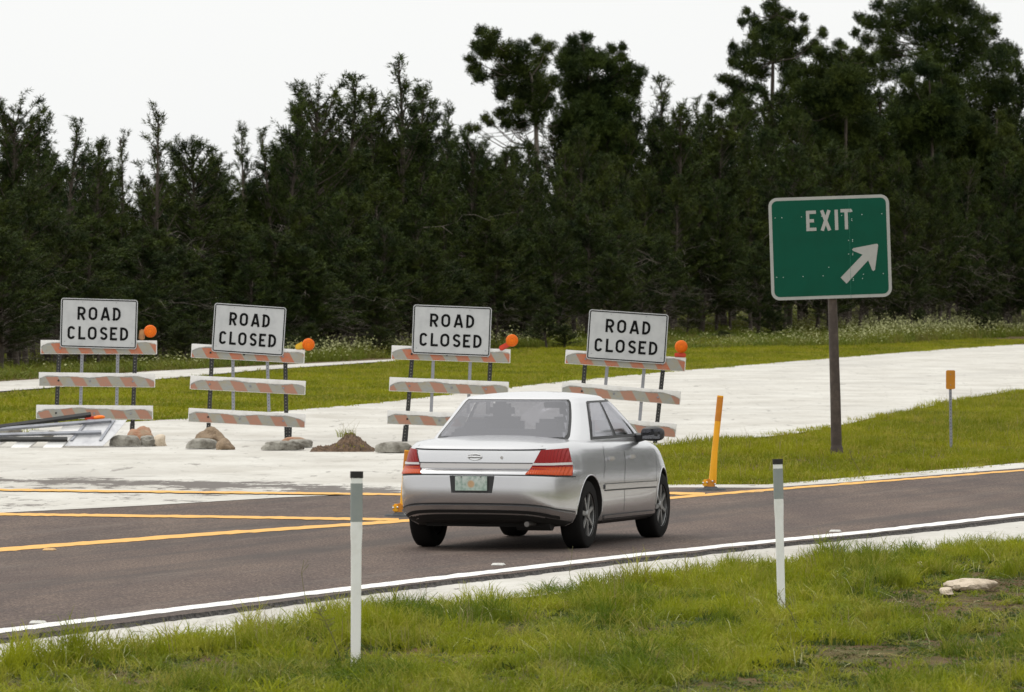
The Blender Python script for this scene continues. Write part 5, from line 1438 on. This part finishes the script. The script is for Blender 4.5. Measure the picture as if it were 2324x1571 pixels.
# trunk lip, and a dark strip painted on as the shade beneath it
patch('trunk_lip', -.66, .66, T(.915), T(.928), .012, M['paint'], 40, 2)
patch('trunk_lip_shade', -.63, .63, T(.907), T(.911), .005, M['seal'], 40, 1)
SE = s_at_f(.60, .12) + .0
patch('bumper_undercut_shade', -SE, SE, T(.392), T(.404), .004, M['plastic'], 60, 2)  # dark strip painted on for the shade of the bumper's undercut
patch('bumper_lip', -SE, SE, T(.352), T(.380), .016, M['paint'], 60, 3)
patch('lower_valance', -.86, .86, .0, T(.345), .004, M['under'], 50, 3)
patch('plate_recess', -.19, .19, T(.500), T(.668), .003, M['plastic'], 16, 4, s0b=-.21, s1b=.21)
bm = bmesh.new(); box_bm(bm, (0, -.012, .610), (.30, .008, .13), bevel=.003)
def m_plate():
    m = mat('licence_plate_print', (.6, .62, .58), .4); n = N(m); v = n.obj()
    sx = n.n('ShaderNodeSeparateXYZ', {0: v})
    c = n.ramp(n.math('ADD', n.math('MULTIPLY', sx.outputs['Z'], 6.0), -3.1), [(0, (.50, .56, .50)), (.25, (.42, .52, .46)), (.9, (.58, .62, .58)), (1, (.25, .36, .30))])
    k = n.n('ShaderNodeTexNoise', {'Vector': n.mapv(v, (3.2, 1, 2)), 'Scale': 12.0, 'Detail': 4.0}).outputs[0]
    c = n.mix(n.ramp(k, [(.45, 0.0), (.75, .8)]), c, (.14, .26, .20))
    dd = n.n('ShaderNodeVectorMath', {0: v, 1: (0, 0, .605)}, operation='DISTANCE').outputs['Value']
    c = n.mix(n.ramp(dd, [(.03, .8), (.042, 0.0)]), c, (.55, .30, .12))
    n.color(c); return m
lp = part('licence_plate', bm_mesh('licence_plate', bm), m_plate())
part('plate_screw', pydata('plate_screw', [(x + a, -.0175, .668 + b) for x in (-.09, .09) for a, b in ((-.006, -.006), (.006, -.006), (.006, .006), (-.006, .006))], [(0, 1, 2, 3), (4, 5, 6, 7)]), M['steel'], lp)
# badge: oval ring
bm = bmesh.new(); cz = .845; fy = shell(0, T(cz)).y
pts = [Vector((.062 * math.cos(a), fy - .010, cz + .026 * math.sin(a))) for a in np.linspace(0, 2 * math.pi, 33)]
tube(bm, pts, .005, 6, False); tube(bm, [Vector((-.066, fy - .012, cz)), Vector((.066, fy - .012, cz))], .0055, 6)
part('badge', bm_mesh('badge', bm, True), M['chrome'])
bm = bmesh.new(); bmesh.ops.create_cone(bm, cap_ends=True, segments=14, radius1=.014, radius2=.013, depth=.012, matrix=Matrix.Translation((.25, fy + .0, .84)) @ Matrix.Rotation(R(90), 4, 'X'))
part('trunk_lock', bm_mesh('trunk_lock', bm), M['chrome'])
# sides: door gaps, moulding, sill strip, handles
for sx in (-1, 1):
    for f in (1.38, 2.06, 3.18):
        s_ = s_at_f(f); patch('door_gap', sx * (s_ - .004), sx * (s_ + .004), T(.30, f) if f > 1.5 else T(.62, f), .985, .003, M['seal'], 1, 8)
    sa, sb = s_at_f(1.40), s_at_f(3.16)
    patch('side_moulding', sx * sa, sx * sb, T(.515, 2), T(.56, 2), .012, M['paint'], 30, 2)
    patch('moulding_groove', sx * sa, sx * sb, T(.500, 2), T(.512, 2), .004, M['seal'], 30, 1)
    patch('moulding_groove', sx * sa, sx * sb, T(.563, 2), T(.568, 2), .004, M['seal'], 30, 1)
    patch('sill_strip', sx * sa, sx * sb, .07, .11, .012, M['paint'], 30, 2)
    patch('sill', sx * sa, sx * sb, .0, .065, .006, M['plastic'], 30, 2)
    for f in (1.50, 2.20):
        s_ = s_at_f(f + .08); p = shell(sx * s_, T(.80, f), .014)
        bm = bmesh.new(); box_bm(bm, p, (.028, .17, .035), bevel=.01); part('door_handle', bm_mesh('door_handle', bm), M['paint'])
    # wheel arch lip
    for fy in (WB0, WB1):
        bm = bmesh.new(); pts = []
        for a in np.linspace(-18, 198, 40):
            yy = fy + .368 * math.cos(R(a)); zz = WR - .01 + .368 * math.sin(R(a))
            tt = (zz - zbot(yy)) / (ztop(yy) - zbot(yy)); 
            if tt < .01: continue
            P = loop_rt(min(tt, 1)); k = np.argmax(P[:, 0] > CW * .8); kk = slice(k, len(P) - 60)
            lat = float(np.interp(yy, P[kk, 1], P[kk, 0])); pts.append(Vector((sx * (lat - .004), yy, zz)))
        tube(bm, pts, .007, 6); part('arch_lip', bm_mesh('arch_lip', bm, True), M['paint'])
    # mirror
    bm = bmesh.new(); bmesh.ops.create_icosphere(bm, subdivisions=3, radius=1)
    for v in bm.verts:
        p = v.co; e = .7; v.co = Vector([math.copysign(abs(t) ** e, t) for t in p]); v.co = Vector((v.co.x * .115, v.co.y * .055, v.co.z * .068))
    bmesh.ops.transform(bm, matrix=Matrix.Translation((sx * .905, 2.78, 1.00)) @ Matrix.Rotation(R(-8 * sx), 4, 'Z'), verts=bm.verts)
    mr_ = part('side_mirror', bm_mesh('side_mirror', bm, True), M['plastic'])
    bm = bmesh.new(); tube(bm, [(sx * .70, 2.86, .955), (sx * .83, 2.80, .975)], [.05, .035], 10); part('mirror_stalk', bm_mesh('mirror_stalk', bm, True), M['plastic'], mr_)
    bm = bmesh.new(); box_bm(bm, (sx * .905, 2.725, 1.0), (.17, .006, .09), bevel=.002); part('mirror_glass', bm_mesh('mirror_glass', bm), M['carglass'], mr_)
# wheels
def wheel_meshes():
    bm = bmesh.new(); n = 48; prof_ = [(.200, .095), (.285, .098), (.302, .085), (WR, .055), (WR, -.055), (.302, -.085), (.285, -.098), (.200, -.095)]
    rr2 = [[bm.verts.new((x, r * math.cos(2 * math.pi * i / n), r * math.sin(2 * math.pi * i / n))) for i in range(n)] for r, x in prof_]
    for a, b in zip(rr2, rr2[1:] + [rr2[0]]):
        for i in range(n): bm.faces.new((a[i], a[(i + 1) % n], b[(i + 1) % n], b[i]))
    ty = bm_mesh('tyre', bm, True)
    bm = bmesh.new()
    prof2 = [(.205, .096), (.198, .08), (.19, -.08)]
    rr2 = [[bm.verts.new((x, r * math.cos(2 * math.pi * i / n), r * math.sin(2 * math.pi * i / n))) for i in range(n)] for r, x in prof2]
    for a, b in zip(rr2, rr2[1:]):
        for i in range(n): bm.faces.new((a[i], a[(i + 1) % n], b[(i + 1) % n], b[i]))
    bmesh.ops.create_cone(bm, cap_ends=True, segments=24, radius1=.05, radius2=.038, depth=.03, matrix=Matrix.Translation((.078, 0, 0)) @ Matrix.Rotation(R(90), 4, 'Y'))
    for k in range(7):
        Mx = Matrix.Rotation(2 * math.pi * k / 7, 4, 'X'); box_bm(bm, (.072, 0, .12), (.022, .042, .16), Mx, bevel=.006)
    ri = bm_mesh('rim', bm)
    bm = bmesh.new(); bmesh.ops.create_cone(bm, cap_ends=True, segments=32, radius1=.19, radius2=.19, depth=.03, matrix=Matrix.Translation((.02, 0, 0)) @ Matrix.Rotation(R(90), 4, 'Y'))
    return ty, ri, bm_mesh('brake_disc', bm)
ty, ri, bd = wheel_meshes()
for fy in (WB0, WB1):
    for sx in (-1, 1):
        w = part('wheel', ty, M['tyre']); w.location = (sx * (.715 if fy < 2 else .68), fy, WR); w.rotation_euler = (random.random() * 6, 0, 0 if sx > 0 else math.pi)
        link('rim', ri, w, M['rim']); link('brake_disc', bd, w, M['under'])
# underbody, axle, silencer, tailpipe
bm = bmesh.new(); box_bm(bm, (0, 2.2, .27), (1.15, 3.7, .12), bevel=.03); part('underbody', bm_mesh('underbody', bm), M['under'])
bm = bmesh.new(); tube(bm, [(-.62, WB0, .27), (.62, WB0, .27)], .04, 8); box_bm(bm, (0, WB0, .24), (.5, .3, .1), bevel=.02); part('rear_axle', bm_mesh('rear_axle', bm), M['under'])
bm = bmesh.new(); tube(bm, [(.30, .45, .26), (.62, .45, .26)], .085, 14); part('silencer', bm_mesh('silencer', bm, True), M['under'])
bm = bmesh.new(); tube(bm, [(.48, .45, .25), (.48, .12, .245)], .024, 12); part('tailpipe', bm_mesh('tailpipe', bm, True), M['steel'])
for sx in (-1, 1):
    patch('headlight', sx * (s_at_f(4.0) - .05), sx * (s_at_f(4.0) + .55), .62, .86, .006, M['lwhite'], 16, 4)

# unseen pines added beyond the right edge, to darken the car side's reflections
for k in range(34):
    X_ = 30 + k * 1.9 + rr_.uniform(-1, 1); Y_ = 130 - k * 2.1 + rr_.uniform(-3, 3)
    if X_ / Y_ < .17: continue
    tr, cr = T_full[k % 3]; sc = rr_.uniform(1.1, 1.5)
    root = empty('pine_tree', (X_, Y_, -.03), rr_.uniform(0, 6), 'unseen pine added beyond the right edge to darken reflections in the car side', 'pine tree', 'pines beyond the right edge')
    root.scale = (sc * 1.3, sc * 1.3, sc); link('trunk', tr, root, M['bark']); link('crown', cr, root, M['needle'])
